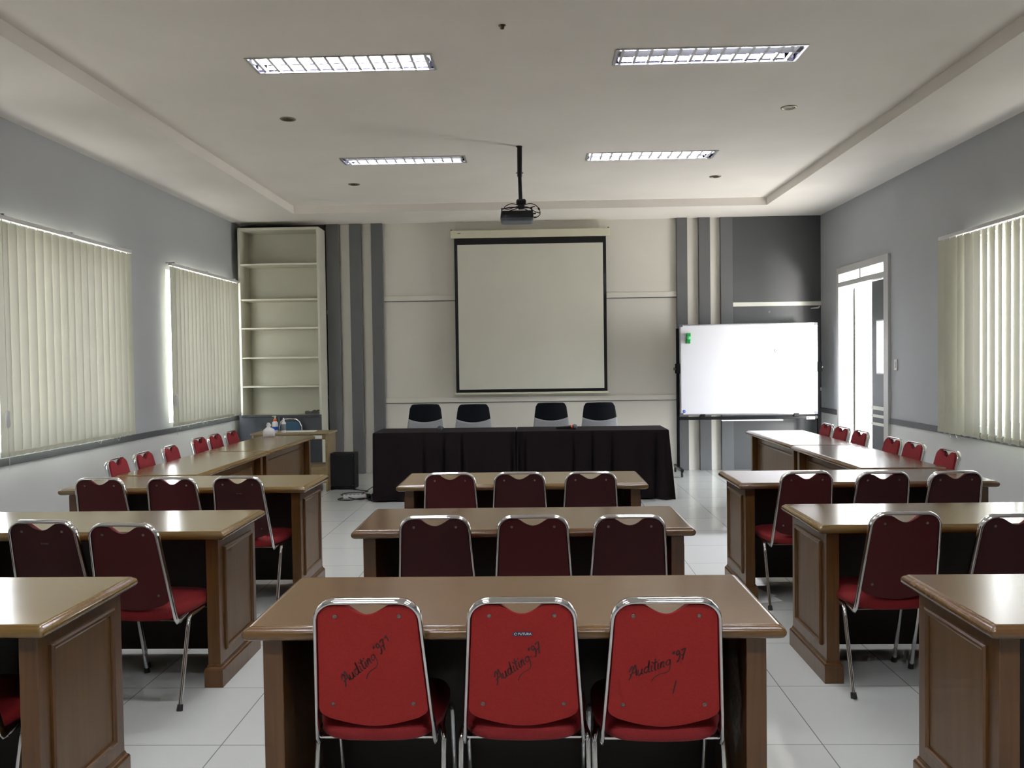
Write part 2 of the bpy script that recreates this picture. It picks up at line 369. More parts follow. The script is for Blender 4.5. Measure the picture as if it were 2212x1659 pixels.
# far leaf swung outward
th = math.radians(71); ol = MB(); c_, s_ = math.cos(th), math.sin(th)
def ofn(u, v, d): return (.178+c_*u - s_*d, DY(10.895)+s_*u + c_*d, v)
ol.prism([(0, .01), (.62, .01), (.62, 2.40), (0, 2.40)], 0, .016, ofn)
ol_o = ol.build('open_door_leaf', M['leaf_dark'], dr)
MB().prism([(.62, .01), (.632, .01), (.632, 2.40), (.62, 2.40)], -.002, .019, ofn).build('leaf_edge', M['leaf_dark'], ol_o)
for z in (2.1, 1.1, .4):
    p = ofn(.62, z, .02); MB().box((p[0]-.012, p[1]-.03, z-.05), (p[0]+.004, p[1]+.0, z+.05), .003).build('hinge', M['steel'], ol_o)

# light switch
sw = empty('light_switch', (XR, 9.245, 1.435)); tag(sw, 'small white light switch on the grey wall between the door and the right window', 'light switch')
MB().box((-.012, -.036, -.06), (0, .036, .06), .004).build('switch_plate', M['whiteplastic'], sw)
MB().box((-.019, -.016, -.032), (-.012, .016, .032), .003).build('rocker', M['paper'], sw)

# ------------------------------------------------------------------ ceiling light fixtures
def fixture(i, F, lit, label):
    x0, x1, y0, y1 = F; cx, cy = (x0+x1)/2, (y0+y1)/2; hx, hy = (x1-x0)/2, (y1-y0)/2
    e = empty('ceiling_light', (cx, cy, ZC)); tag(e, label, 'ceiling light', 'recessed louvre ceiling lights')
    fr = MB(); plate(fr, -hx, hx, -hy, hy, [(-hx+.018, hx-.018, -hy+.014, hy-.014)], -.006, .004, lambda u, v, d: (u, v, d)); fr.build('frame', M['alu'], e)
    t = MB(); a, b, h = hx-.002, hy-.002, .085
    t.box((-a, -b, h), (a, b, h+.006)); t.box((-a, -b, .004), (-a+.004, b, h)); t.box((a-.004, -b, .004), (a, b, h))
    t.box((-a, -b, .004), (a, -b+.004, h)); t.box((-a, b-.004, .004), (a, b, h)); t.build('reflector', M['reflector'], e)
    lv = MB(); lv.box((-a+.004, -.004, .004), (a-.004, .004, .04))
    for k in range(13):
        x = -a+.05+k*(2*a-.1)/12
        for s_ in (-1, 1):
            lv.prism([(x-.010, .006), (x+.010, .006), (x+.004, .034), (x-.004, .034)], s_*.004, s_*(b-.004), lambda u, v, d: (u, d, v))
    lv.build('louvre', M['louver'], e)
    for s_, on in zip((-1, 1), lit):
        MB().tube([(-a+.05, s_*b*.5, .058), (a-.05, s_*b*.5, .058)], .013, 10).build('tube', M['tube_on'] if on else M['tube_dim'], e)
        cp = MB()
        for q in (-1, 1): cp.box((q*(a-.05)-.006, s_*b*.5-.018, .035), (q*(a-.03)+.006, s_*b*.5+.018, .084))
        cp.build('lamp_holder', M['black'], e)
LB = ['recessed louvre light with two glowing tubes, near left of the ceiling', 'recessed louvre light near the right of the ceiling, over the front tables',
      'recessed louvre light left of the projector pole, towards the screen wall', 'recessed louvre light right of the projector pole, towards the screen wall',
      'recessed louvre light above the left front desk', 'recessed louvre light above the right front desk',
      'recessed louvre light left, behind the viewer', 'recessed louvre light right, behind the viewer']
for i, (F, lit) in enumerate(zip(FX, ((1, 1), (0, 1), (0, 1), (1, 0), (1, 0), (1, 0), (1, 1), (1, 1)))):
    if i < 6: fixture(i, F, lit, LB[i])
    else: fixture(i, F, lit, LB[i])
for (x, y, lb) in ((-2.018, 6.983, 'unlit round downlight in the ceiling left, between the two left tube lights'), (2.076, 6.971, 'unlit round downlight in the ceiling right, between the two right tube lights'),
                   (-2.025, 9.561, 'unlit round downlight in the ceiling nearest the bookcase'), (2.022, 9.527, 'unlit round downlight in the ceiling nearest the whiteboard')):
    e = empty('downlight', (x, y, ZC)); tag(e, lb, 'downlight', 'round ceiling downlights')
    MB().lathe([(.042, .0), (.046, -.006), (.062, -.006), (.066, -.001), (.066, .0)], n=24).build('ring', M['downlight'], e)
    MB().lathe([(.042, -.003), (.035, -.001), (.02, -.005), (.001, -.006)], n=24).build('bulb', M['downlight_in'], e)
e = empty('smoke_detector', (-.175, 5.154, ZC)); tag(e, 'tiny dark ceiling fitting between the two near tube lights', 'sensor')
MB().lathe([(.001, -.022), (.012, -.02), (.014, -.008), (.022, -.004), (.024, 0)], n=16).build('sensor_body', M['downlight_in'], e)

# ------------------------------------------------------------------ vertical blinds
def blind(side, y0, y1, z0, z1, label, ang, step=.112, cord_at=None, w=.127, gapfrom=None):
    x = XL+.085 if side == 'L' else XR-.085
    s = 1 if side == 'L' else -1
    e = empty('vertical_blind', (x, (y0+y1)/2, z0)); tag(e, label, 'blind', 'vertical window blinds')
    hy = (y1-y0)/2; H = z1-z0
    MB().box((-.02, -hy-.02, H), (.02, hy+.02, H+.032), .004).build('head_rail', M['whiteplastic'], e)
    br = MB()
    for q in (-hy+.08, 0, hy-.08): br.box((-s*.085, q-.012, H+.032), (.01, q+.012, H+.05), .003)
    br.build('bracket', M['alu'], e)
    n = int(round(2*hy/step)); step = 2*(hy-.05)/(n-1) if n > 1 else step
    for k in range(n):
        y = -hy+.05+k*step
        a = math.radians(ang(k/(n-1))) + random.uniform(-.07, .07)
        c, sn = math.cos(a), math.sin(a)
        sl = MB(); m_ = 6; rows = []
        zz = [0, H*.25, H*.5, H*.75, H-.012]
        tw = random.uniform(-.03, .03)
        for z in zz:
            aa = a + tw*(1-z/H); c, sn = math.cos(aa), math.sin(aa)
            row = []
            for j in range(m_+1):
                u = (j/m_-.5)*w; bow = .003*(1-(2*j/m_-1)**2)
                row.append((s*(-u*sn + bow*c), y + u*c + bow*sn, z))
            rows.append(row)
        vs = [v for r in rows for v in r]; q = m_+1
        sl.add(vs, [(i*q+j, i*q+j+1, (i+1)*q+j+1, (i+1)*q+j) for i in range(len(rows)-1) for j in range(m_)], True)
        so = sl.build('slat', M['blind'], e)
        aa = a+tw; c, sn = math.cos(aa), math.sin(aa)
        wt = MB(); uu = w*.5
        wt.prism([(-uu, 0), (uu, 0), (uu, .035), (-uu, .035)], -.0025, .0045, lambda u, v, d: (s*(-u*sn + d*c), y + u*c + d*sn, v-.002))
        wt.build('hem_weight', M['blind'], so)
        MB().tube([(0, y, H-.014), (0, y, H+.002)], .006, 6).build('carrier', M['whiteplastic'], so)
    ch = MB(); pts = []
    for k in range(n):
        y = -hy+.05+k*step; pts.append((s*.012, y, .012))
        if k < n-1: pts.append((s*.02, y+step*.5, -.008 if random.random() < .85 else -.035))
    ch.tube(pts, .0014, 5); ch.build('bead_chain', M['cord'], e)
    if cord_at is not None:
        q = cord_at-(y0+y1)/2
        MB().tube([(s*.03, q, H), (s*.035, q, .25), (s*.03, q+.01, -.1)], .002, 5).build('pull_cord', M['cord'], e)
        MB().tube([(s*.034, q, .22), (s*.034, q, .24), (s*.034, q, .33), (s*.034, q, .35)], [.008, .018, .018, .008], 10).build('cord_weight', M['whiteplastic'], e)
blind('L', 6.2, 8.245, .865, 2.645, 'closed cream vertical blind on the left wall, nearer the viewer', lambda t: -7, cord_at=6.21)
blind('L', 9.19, 11.265, .865, 2.63, 'closed cream vertical blind on the left wall beside the bookcase', lambda t: -7, cord_at=9.19)
blind('R', 5.45, 8.06, .815, 2.605, 'partly open cream vertical blind with light between its slats, on the right wall', lambda t: 9 if t < .8 else -20, step=.118)
blind('L', 2.55, 4.75, .865, 2.645, 'closed cream vertical blind on the left wall beside the nearest desks', lambda t: -7)

# ------------------------------------------------------------------ meeting tables
TW, TD, TH = 1.605, .619, .75
def rrect(w, d, ins, r, z, n=4):
    hx, hy = w/2-ins, d/2-ins; r = max(r-ins*.3, .004); out = []
    for cx, cy, a0 in ((hx-r, hy-r, 0), (-hx+r, hy-r, 90), (-hx+r, -hy+r, 180), (hx-r, -hy+r, 270)):
        for k in range(n+1):
            a = math.radians(a0+90*k/n); out.append((cx+r*math.cos(a), cy+r*math.sin(a), z))
    return out
def moulding(mb, a0, a1, b0, b1, fn, w=.022, h=.010):
    """picture-frame moulding ring; fn(a,b,d)"""
    prof = [(0, 0), (.0, h*.6), (w*.25, h), (w*.55, h), (w*.75, h*.5), (w, h*.3), (w, 0)]
    rings = []
    for ins, d in prof:
        rings.append([fn(a0+ins, b0+ins, d), fn(a1-ins, b0+ins, d), fn(a1-ins, b1-ins, d), fn(a0+ins, b1-ins, d)])
    n = 4; vs = [v for r in rings for v in r]
    mb.add(vs, [(i*n+k, i*n+(k+1) % n, (i+1)*n+(k+1) % n, (i+1)*n+k) for i in range(len(rings)-1) for k in range(n)])
def make_table(topmat):
    e = empty('meeting_table')
    t = MB()
    prof = [(.034, .7095), (.016, .7095), (.006, .714), (.001, .722), (.0, .730), (.003, .7385), (.009, .743), (.0135, .7445), (.0145, .7465), (.019, .749), (.026, .75)]
    t.loops([rrect(TW, TD, i, .012, z) for i, z in prof])
    t.build('table_top', topmat, e)
    ox, lt = .049, .060
    y0, y1 = -TD/2+.05, TD/2-.045
    for s in (-1, 1):
        xo = s*(TW/2-ox); xi = s*(TW/2-ox-lt)
        p = MB().box((xo, y0, .0), (xi, y1, .7095), .002).build('side_panel', M['wood_edge'], e)
        fn = lambda a, b, d, s=s, xo=xo: (xo+s*d, a, b)
        pf = MB(); pf.prism([(y0+.075, .17), (y1-.075, .17), (y1-.075, .645), (y0+.075, .645)], 0, .0015, fn); pf.build('panel_field', M['wood_panel'], p)
        mo = MB(); moulding(mo, y0+.062, y1-.062, .157, .658, fn, .024, .013); mo.build('panel_moulding', M['wood_edge'], p)
        pl = MB()
        hx = lt/2+.014; hy = (y1-y0)/2+.014; cx = (xo+xi)/2; cy = (y0+y1)/2
        pr = [(0, 0), (0, .082), (.004, .090), (.009, .094), (.012, .104), (.0135, .106)]
        pl.loops([[(cx-hx+i, cy-hy+i, z), (cx+hx-i, cy-hy+i, z), (cx+hx-i, cy+hy-i, z), (cx-hx+i, cy+hy-i, z)] for i, z in pr], smooth=False)
        pl.build('plinth', M['wood_edge'], p)
    xi = TW/2-ox-lt; ym = TD/2-.105
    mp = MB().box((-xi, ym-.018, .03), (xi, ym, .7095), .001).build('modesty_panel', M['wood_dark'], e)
    fn = lambda a, b, d: (a, ym+d, b)
    MB().prism([(-xi, .03), (xi, .03), (xi, .7095), (-xi, .7095)], 0, .003, fn).build('outer_face', M['wood_edge'], mp)
    fn2 = lambda a, b, d: (a, ym+.003+d, b)
    q = MB()
    for a0, a1 in ((-xi+.07, xi-.07),): moulding(q, a0, a1, .15, .64, fn2)
    q.build('panel_moulding', M['wood_edge'], mp)
    q = MB()
    for a0, a1 in ((-xi+.085, xi-.085),): q.prism([(a0, .165), (a1, .165), (a1, .625), (a0, .625)], 0, .0015, fn2)
    q.build('panel_field', M['wood_panel'], mp)
    return e
protos = {k: None for k in ('wood_top', 'wood_top_red', 'wood_top_mid')}
def table(kind, loc, rz, label, group):
    if protos[kind] is None:
        protos[kind] = e = make_table(M[kind]); e.location = loc; e.rotation_euler = (0, 0, rz)
    else: e = dup(protos[kind], loc=loc, rz=rz)
    tag(e, label, 'table', group); return e
G1 = 'wooden tables in the rows facing the screen'; G2 = 'wooden tables along the side walls'
table('wood_top_red', (-.081, 2.456+TD/2, 0), 0, 'red-brown wooden table in the centre nearest the viewer, behind three bright red chairs', G1)
tc1 = protos['wood_top_red']
table('wood_top_mid', (-.073, 3.899+TD/2, 0), math.radians(.25), 'brown wooden table in the middle of the centre row of three tables', G1)
table('wood_top', (-.10, 5.339+TD/2, 0), math.radians(.15), 'light brown wooden table in the centre, farthest, just before the black-clothed tables', G1)
table('wood_top', (-1.496-TW/2, 2.488+TD/2, 0), 0, 'light brown wooden table cut off at the bottom left corner of the view', G1)
table('wood_top', (-1.470-TW/2, 3.901+TD/2, 0), 0, 'light brown wooden table on the left, second from the viewer, with two maroon chairs', G1)
table('wood_top', (-1.473-TW/2, 5.315+TD/2, 0), 0, 'light brown wooden table on the left, third from the viewer, with three maroon chairs', G1)
table('wood_top_mid', (1.296+TW/2, 2.441+TD/2, 0), 0, 'brown wooden table cut off at the bottom right corner of the view', G1)
table('wood_top', (1.299+TW/2, 3.927+TD/2, 0), 0, 'golden brown wooden table on the right, second from the viewer, with glossy light streaks', G1)
table('wood_top_mid', (1.257+TW/2, 5.288+TD/2, 0), 0, 'brown wooden table on the right, third from the viewer, with three maroon chairs', G1)
table('wood_top', (-2.42-TD/2, 5.96+TW/2, 0), -PI/2, 'light brown wooden table along the left wall, nearer of the two', G2)
table('wood_top', (-2.42-TD/2, 7.57+TW/2, 0), -PI/2, 'light brown wooden table along the left wall, farther, with a tissue pack on its end', G2)
table('wood_top_mid', (2.25+TD/2, 5.955+TW/2, 0), PI/2, 'brown wooden table along the right wall, nearer of the two', G2)
table('wood_top_mid', (2.25+TD/2, 7.565+TW/2, 0), PI/2, 'brown wooden table along the right wall, farther, before the whiteboard', G2)
# torn sticker on the inner side of the nearest centre table
st = MB(); xi = TW/2-.049-.060-.001
st.add([(xi, -.10, .62), (xi, -.16, .60), (xi, -.20, .50), (xi, -.19, .38), (xi, -.13, .31), (xi, -.06, .36), (xi, -.04, .48), (xi, -.07, .58)], [tuple(range(8))])
so = st.build('torn_sticker', M['newspaper'], tc1); so['label'] = 'torn grey-white sticker'

# ------------------------------------------------------------------ stackable chairs
PB = Vector((0, .11, .405)); UU = Vector((0, -.11, .448)).normalized(); NN = Vector((0, -.448, -.11)).normalized()
def bp(x, s_, d=0.): return PB + UU*s_ + NN*d + Vector((x, 0, 0))
def make_chair(back, seatm, screws=True):
    e = empty('stacking_chair')
    # flattened chrome tube bow
    path = []
    HW = lambda s_: .178-.064*s_
    for s_ in (0, .1, .2, .3, .36, .3915): path.append((-HW(s_), s_))
    r = .062; cx = HW(.3915)-r
    for k in range(1, 9):
        a = PI - k*(PI/2)/8; path.append((-cx+r*math.cos(a), .3915+r*math.sin(a)))
    path += [(-cx*.5, .4538), (0, .454)]
    full = path + [(-x, s_) for x, s_ in reversed(path[:-1])]
    pts = [bp(x, s_) for x, s_ in full]
    low = [Vector((-.174, .22, .392)), Vector((-.176, .155, .386)), Vector((-.178, .122, .391))]
    pts = low + pts + [Vector((-v.x, v.y, v.z)) for v in reversed(low)]
    MB().tube(pts, (.007), 10, r2=.0165, nrm=NN).build('back_frame', M['chrome'], e)
    # backrest shell and cushion
    def outline(g=0., nd=.0, nx=0.):
        o = []; wb, wt = .164-g, .1455-g; sb, st_ = .073, .444-g
        for k in range(0, 13):
            t = k/12; o.append((-wb+.03+(2*wb-.06)*t, .068+g-.028*math.sin(PI*t)))
        for k in range(1, 5):
            a = -PI/2+k*PI/2/4; o.append((wb-.03+.03*math.cos(a), .103+g+.03*math.sin(a)))
        rc = .045
        o.append((wb-(wb-wt)*.5, .24)); 
        for k in range(0, 6):
            a = k*(PI/2)/5; o.append((wt-rc+rc*math.cos(a), st_-rc+rc*math.sin(a)))
        nw, dep = .066+nx, .031+nd
        for k in range(0, 11):
            t = k/10; o.append((nw-2*nw*t, st_-dep*(math.sin(PI*t)**1.3)))
        for k in range(0, 6):
            a = PI/2+k*(PI/2)/5; o.append((-wt+rc+rc*math.cos(a), st_-rc+rc*math.sin(a)))
        o.append((-wb+(wb-wt)*.5, .24))
        for k in range(0, 4):
            a = PI+k*PI/2/4; o.append((-wb+.03+.03*math.cos(a), .103+g+.03*math.sin(a)))
        return o
    def slab(name, m, d0, d1, rnd, crown=0., nd=0.):
        mb = MB(); C = Vector((0, .29))
        oo = outline(nd=nd, nx=.010 if nd else 0)
        def ring(sh, d): return [bp(x*(1-sh/.15), .25+(s_-.25)*(1-sh/.19), d) for x, s_ in oo]
        rr = [ring(rnd, d0), ring(rnd*.3, d0+(d1-d0)*.12), ring(0, d0+(d1-d0)*.35), ring(0, d0+(d1-d0)*.65), ring(rnd*.3, d0+(d1-d0)*.88), ring(rnd, d1)]
        if name == 'backrest': rr[-1] = ring(rnd, d1)
        mb.loops(rr)
        return mb.build(name, m, e)
    br = slab('backrest', back, .009, .002, .0015)
    slab('back_cushion', seatm, .000, -.026, .007, nd=.016)
    if screws:
        for x, s_ in ((-.0934, .409), (.0934, .409), (-.120, .117), (.120, .117)):
            sc_ = MB(); n = 12; c = bp(x, s_, .009)
            ax = UU; bx = Vector((1, 0, 0))
            rg = lambda rad, d: [c + NN*d + (ax*math.cos(2*PI*k/n)+bx*math.sin(2*PI*k/n))*rad for k in range(n)]
            sc_.loops([rg(.0062, 0), rg(.0062, .0012), rg(.0045, .0018), rg(.003, .0018), rg(.0026, .0006), rg(.0005, .0006)])
            sc_.build('screw', M['steel'], br)
    # seat
    st_ = MB()
    def seat_ring(ins, z, crown=0):
        o = []; n = 40
        for k in range(n):
            a = 2*PI*k/n; ca, sa = math.cos(a), math.sin(a)
            p = .42
            hx = (.197 if sa > -.2 else .188)-ins; hy = .206-ins
            z0_ = 0; x = hx*math.copysign(abs(ca)**p, ca); y = hy*math.copysign(abs(sa)**p, sa)
            if sa > 0: y += -.012*(abs(x)/.2)**2
            elif z < .42: z0_ = -.010*max(0, -sa)*(1-(x/.2)**2)
            o.append((x*(1-.03*(1 if sa < 0 else 0)), .305+y, z+z0_))
        return o
    st_.loops([seat_ring(.03, .398), seat_ring(.008, .400), seat_ring(0, .408), seat_ring(0, .424), seat_ring(.008, .438), seat_ring(.03, .447), seat_ring(.09, .452)])
    st_.build('seat', seatm, e)
    MB().box((-.16, .14, .388), (.16, .46, .398), .004).build('seat_plate', M['blackplate'], e)
    MB().box((-.176, .135, .384), (.176, .152, .393), .002).build('crossbar', M['chrome'], e)
    for s in (-1, 1):
        X = s*.1965
        p1 = [(X, .09, .012), (X, .175, .325), (X, .183, .355), (X*.99, .196, .376), (X*.96, .22, .384), (X*.93, .35, .387)]
        lg = MB().tube(p1, .0095, 10).build('leg', M['chrome'], e)
        MB().tube([(X, .0855, 0), (X, .087, .004), (X, .094, .026)], [.0135, .014, .0125], 10).build('rubber_foot', M['rubber'], lg)
        p2 = [(X, .525, .012), (X, .45, .325), (X*.995, .44, .355), (X*.985, .42, .376), (X*.96, .395, .385), (X*.93, .35, .387)]
        lg = MB().tube(p2, .0095, 10).build('leg', M['chrome'], e)
        MB().tube([(X, .529, 0), (X, .528, .004), (X, .521, .026)], [.0135, .014, .0125], 10).build('rubber_foot', M['rubber'], lg)
    return e
cproto = {}
def chair(kind, x, y, rz, label, group):
    if kind not in cproto:
        b, s_ = {'red': (M['red'], M['red_front']), 'maroon': (M['maroon'], M['red_front']), 'dark': (M['red_deep_shade'], M['red_front']), 'crimson': (M['maroon'], M['crimson'])}[kind]  # red and maroon backs are one fabric
        cproto[kind] = e = make_chair(b, s_); e.location = (x, y, 0); e.rotation_euler = (0, 0, rz)
    else: e = dup(cproto[kind], loc=(x, y, 0), rz=rz)
    tag(e, label, 'chair', group); return e
def find(e, n):
    for c in e.children:
        if c.name.split('.')[0] == n: return c
R_ = math.radians
GA = 'bright red chairs at the nearest centre table'
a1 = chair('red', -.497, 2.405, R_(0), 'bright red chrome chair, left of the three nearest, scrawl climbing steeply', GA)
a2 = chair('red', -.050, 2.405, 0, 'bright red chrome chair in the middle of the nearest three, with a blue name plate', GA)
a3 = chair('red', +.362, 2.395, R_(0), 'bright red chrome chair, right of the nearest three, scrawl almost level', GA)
GB = 'maroon chairs with chrome frames in the rows'
for k, (x, y, kd, rz, lb) in enumerate((
    (-.457, 3.712, 'dark', 0, 'dark maroon chair, left of three at the second centre table'),
    (-.022, 3.705, 'maroon', 0, 'maroon chair, middle of three at the second centre table'),
    (.402, 3.695, 'dark', 0, 'dark maroon chair, right of three at the second centre table'),
    (-.538, 5.172, 'maroon', 0, 'maroon chair, left of three at the farthest centre table'),
    (-.110, 5.165, 'dark', 0, 'dark maroon chair, middle of three at the farthest centre table'),
    (.326, 5.155, 'dark', 0, 'dark maroon chair, right of three at the farthest centre table'),
    (-2.690, 5.10, 'maroon', R_(-3), 'maroon chair nearest the left wall at the third left table'),
    (-2.237, 5.09, 'maroon', R_(-3), 'maroon chair in the middle of three at the third left table'),
    (-1.834, 5.10, 'dark', R_(-4), 'dark maroon chair with small name plate, aisle end of the third left table'),
    (-2.212, 3.688, 'dark', R_(-3), 'dark maroon chair with a small name plate at the second left table'),
    (-1.803, 3.60, 'maroon', R_(-4), 'maroon chair at the aisle end of the second left table, red seat showing'),
    (1.604, 5.06, 'maroon', R_(3), 'maroon chair at the aisle end of the third right table'),
    (2.040, 5.025, 'dark', R_(3), 'dark maroon chair in the middle of three at the third right table'),
    (2.455, 5.01, 'dark', R_(3), 'dark maroon chair nearest the right wall at the third right table'),
    (1.605, 3.712, 'maroon', R_(3), 'maroon chair at the aisle end of the second right table'),
    (2.040, 3.64, 'dark', R_(3), 'dark maroon chair cut by the right edge at the second right table'),
    (-1.85, 2.44, 'maroon', 0, 'red seat of a chair tucked in at the bottom left edge'))):
    c = chair(kd, x, y, rz, lb, GB)
    if 'name plate' in lb:
        br = find(c, 'backrest')
        mt = Matrix.Translation(bp(0, .350, .0100)) @ Matrix((( 1, 0, 0, 0), (0, UU.y, NN.y, 0), (0, UU.z, NN.z, 0), (0, 0, 0, 1)))
        pl = MB(); pl.prism([(-.024, .344), (.024, .344), (.024, .356), (-.024, .356)], .009, .0096, lambda a, b, d: bp(a, b, d)); p = pl.build('name_plate', M['red_deep_shade'], br)
        mt = Matrix.Translation(bp(.004, .350, .0100)) @ Matrix(((1, 0, 0, 0), (0, UU.y, NN.y, 0), (0, UU.z, NN.z, 0), (0, 0, 0, 1)))
        textmesh('FUTURA', 'lettering', .0095, M['greyplastic'], p, mt)
GL = 'red chairs along the left wall'; GR = 'red chairs along the right wall'
sides = ('nearest', 'second', 'third', 'fourth', 'fifth', 'farthest')
for k, y in enumerate((6.19, 6.60, 7.10, 7.885, 8.275, 8.66)):
    chair('crimson', -3.12+(-.025, -.016, -.02, -.09, -.09, -.062)[k], y, -PI/2+R_((3, 2, 3, 0, 0, 0)[k]), 'red chair with its back to the left wall, %s from the viewer' % sides[k], GL)
for k, y in enumerate((6.17, 6.71, 7.10, 7.81, 8.28, 8.70)):
    chair('crimson', 2.98, y, PI/2+R_((0, 2, 0, 2, 3, 0)[k]), 'red chair with its back to the right wall, %s from the viewer' % sides[k], GR)

# plate on the middle red chair
br = find(a2, 'backrest')
ROT = Matrix(((1, 0, 0, 0), (0, UU.y, NN.y, 0), (0, UU.z, NN.z, 0), (0, 0, 0, 1)))
pl = MB(); pl.prism([(-.029, .343), (.028, .343), (.028, .357), (-.024, .357)], .009, .0097, lambda a, b, d: bp(a, b, d)); p = pl.build('name_plate', M['navy'], br)
p['label'] = 'navy blue name plate'
textmesh('FUTURA', 'lettering', .0102, M['lettering'], p, Matrix.Translation(bp(.0078, .350, .0100)) @ ROT)
MB().tube([bp(-.0185+.0038*math.cos(2*PI*k/14), .350+.0038*math.sin(2*PI*k/14), .0099) for k in range(13)], .0008, 5).build('emblem', M['lettering'], p)
# handwriting
STK = [[(0, -.15), (.12, .1), (.3, .6), (.45, 1.0), (.5, .6), (.55, .05)], [(.05, .3), (.6, .42)], [(.0, .55), (.2, .95), (.3, .6)],
       [(.68, .5), (.66, .12), (.78, 0), (.92, .15), (.95, .5), (.95, .1), (1.08, 0)],
       [(1.42, .45), (1.25, .5), (1.12, .25), (1.22, .02), (1.4, .15), (1.47, 1.0), (1.45, .1), (1.58, 0)],
       [(1.68, .5), (1.66, .05), (1.78, 0)], [(1.70, .72), (1.72, .8)],
       [(1.93, .95), (1.90, .1), (2.02, 0)], [(1.76, .62), (2.1, .66)],
       [(2.16, .5), (2.15, .05), (2.26, 0)], [(2.19, .72), (2.21, .8)],
       [(2.34, .0), (2.36, .5), (2.37, .3), (2.48, .5), (2.56, .4), (2.56, .05), (2.66, .0)],
       [(3.0, .42), (2.86, .5), (2.74, .25), (2.86, .05), (3.0, .2), (3.03, .5), (3.06, -.1), (2.98, -.42), (2.75, -.55), (2.3, -.5), (1.95, -.6), (1.7, -.85)],
       [(3.22, 1.05), (3.2, .82)], [(3.32, 1.05), (3.29, .82)],
       [(3.72, .8), (3.6, 1.0), (3.47, .85), (3.55, .62), (3.7, .75), (3.74, .5), (3.62, .1), (3.5, .1)],
       [(3.82, .95), (4.12, 1.0), (4.02, .55), (3.95, .1)], [(3.86, .5), (4.1, .56)]]
def smooth(pl, n=5):
    out = []
    for i in range(len(pl)-1):
        p0, p1, p2, p3 = pl[max(i-1, 0)], pl[i], pl[i+1], pl[min(i+2, len(pl)-1)]
        for k in range(n):
            t = k/n
            out.append(tuple(.5*((2*p1[j]) + (-p0[j]+p2[j])*t + (2*p0[j]-5*p1[j]+4*p2[j]-p3[j])*t*t + (-p0[j]+3*p1[j]-3*p2[j]+p3[j])*t**3) for j in (0, 1)))
    return out + [pl[-1]]
def scribble(ch, x0, s0, ang, unit, hgt, extra=()):
    br = find(ch, 'backrest'); mb = MB(); ca, sa = math.cos(ang), math.sin(ang)
    def T(p): 
        u, v = p[0]*unit + p[1]*hgt*.4, p[1]*hgt
        return (x0+u*ca-v*sa, s0+u*sa+v*ca)
    for n_, s_ in enumerate(STK+list(extra)):
        w = .0020 if n_ not in (12,) else .0013
        q = [T(p) for p in smooth(s_)] 
        L_, R2 = [], []
        for i in range(len(q)):
            a, b = q[max(i-1, 0)], q[min(i+1, len(q)-1)]; t = Vector((b[0]-a[0], b[1]-a[1])); t = t.normalized() if t.length > 0 else Vector((1, 0)); nx, ny = -t.y*w, t.x*w
            L_.append(bp(q[i][0]+nx, q[i][1]+ny, .0095+n_*.00002)); R2.append(bp(q[i][0]-nx, q[i][1]-ny, .0095+n_*.00002))
        m_ = len(q); mb.add(L_+R2, [(i, i+1, m_+i+1, m_+i) for i in range(m_-1)])
    o = mb.build('handwriting', M['ink'], br); o['label'] = "dark handwriting reading Auditing '97"
scribble(a1, -.080, .181, R_(42), .0435, .034, ([(4.3, .9), (4.5, 1.05)], [(4.45, 1.0), (4.5, .5)]))
scribble(a2, -.077, .186, R_(37), .0405, .036)
scribble(a3, -.103, .205, R_(21), .0415, .036, ([(3.55, -1.55), (3.45, -2.1), (3.35, -2.6)],))

# ------------------------------------------------------------------ head tables under black cloth
def cloth(x0, x1, yf, yb, pleats, label, lend, rend, seed):
    random.seed(seed)
    cx = (x0+x1)/2; e_loc = (cx, (yf+yb)/2, 0); W = (x1-x0)/2; D = (yb-yf)/2; H = .765
    per = []; nx, ny = 110, 24
    for i in range(nx): per.append((-W+2*W*i/nx, -D, 0, -1))
    for i in range(ny): per.append((W, -D+2*D*i/ny, 1, 0))
    for i in range(nx): per.append((W-2*W*i/nx, D, 0, 1))
    for i in range(ny): per.append((-W, D-2*D*i/ny, -1, 0))
    rows = 16; rings = []
    for r in range(rows+1):
        t = r/rows; z = H-.012-(H-.022)*t
        ring = []
        for (x, y, ax, ay) in per:
            off = 0.
            if ay == -1:
                for pxx in pleats:
                    wd = .006+.016*t; g = math.exp(-((x-(pxx-cx))/wd)**2); off -= .075*min(1, t*2.6)*g
                    g2 = math.exp(-((x-(pxx-cx)-wd*2.2)/(wd*1.6))**2); off += .010*t*g2
                off += t*.010*math.sin(x*21+seed) + t*.006*math.sin(x*47+seed*2)
            if ax:
                amt = lend if ax < 0 else rend
                off += amt*t*(.6+.4*math.sin(y*30+seed)) + (t*.012*math.sin(y*55) if amt > .005 else 0)
            if ay == -1 and rend > .03 and x > W-.12: off += t*.02*math.sin((x-W)*80)
            cornx = (W-abs(x))
            px_, py_ = x+ax*off, y+ay*off
            if ay == -1 and cornx < .15:
                k = (1-cornx/.15)**2; amt = lend if x < 0 else rend
                px_ += math.copysign(amt*t*k*.9, x)
            zz = z + (.012*math.sin(x*9+y*7+seed)*t if r == rows else 0)
            if r == rows: zz = max(zz, .0015)
            ring.append((px_, py_, zz))
        rings.append(ring)
    top = [[(x*(1-i), y*(1-i*2.2), H-.012*(1-j)) for (x, y, _, _) in per] for i, j in ((.003, .7), (.008, 1))]
    mb = MB()
    allr = list(reversed(rings)) + top
    mb.loops(allr, capa=False, capb=True)
    o = mb.build('tablecloth', M['cloth']); o.location = e_loc
    tag(o, label, 'tablecloth', 'black cloths over the head tables')
cloth(-1.80, -.234, 9.215, 9.83, (-1.24, -1.02, -.82, -.27), 'black cloth draped to the floor over the left head table, beside the speaker', .012, .0, 3)
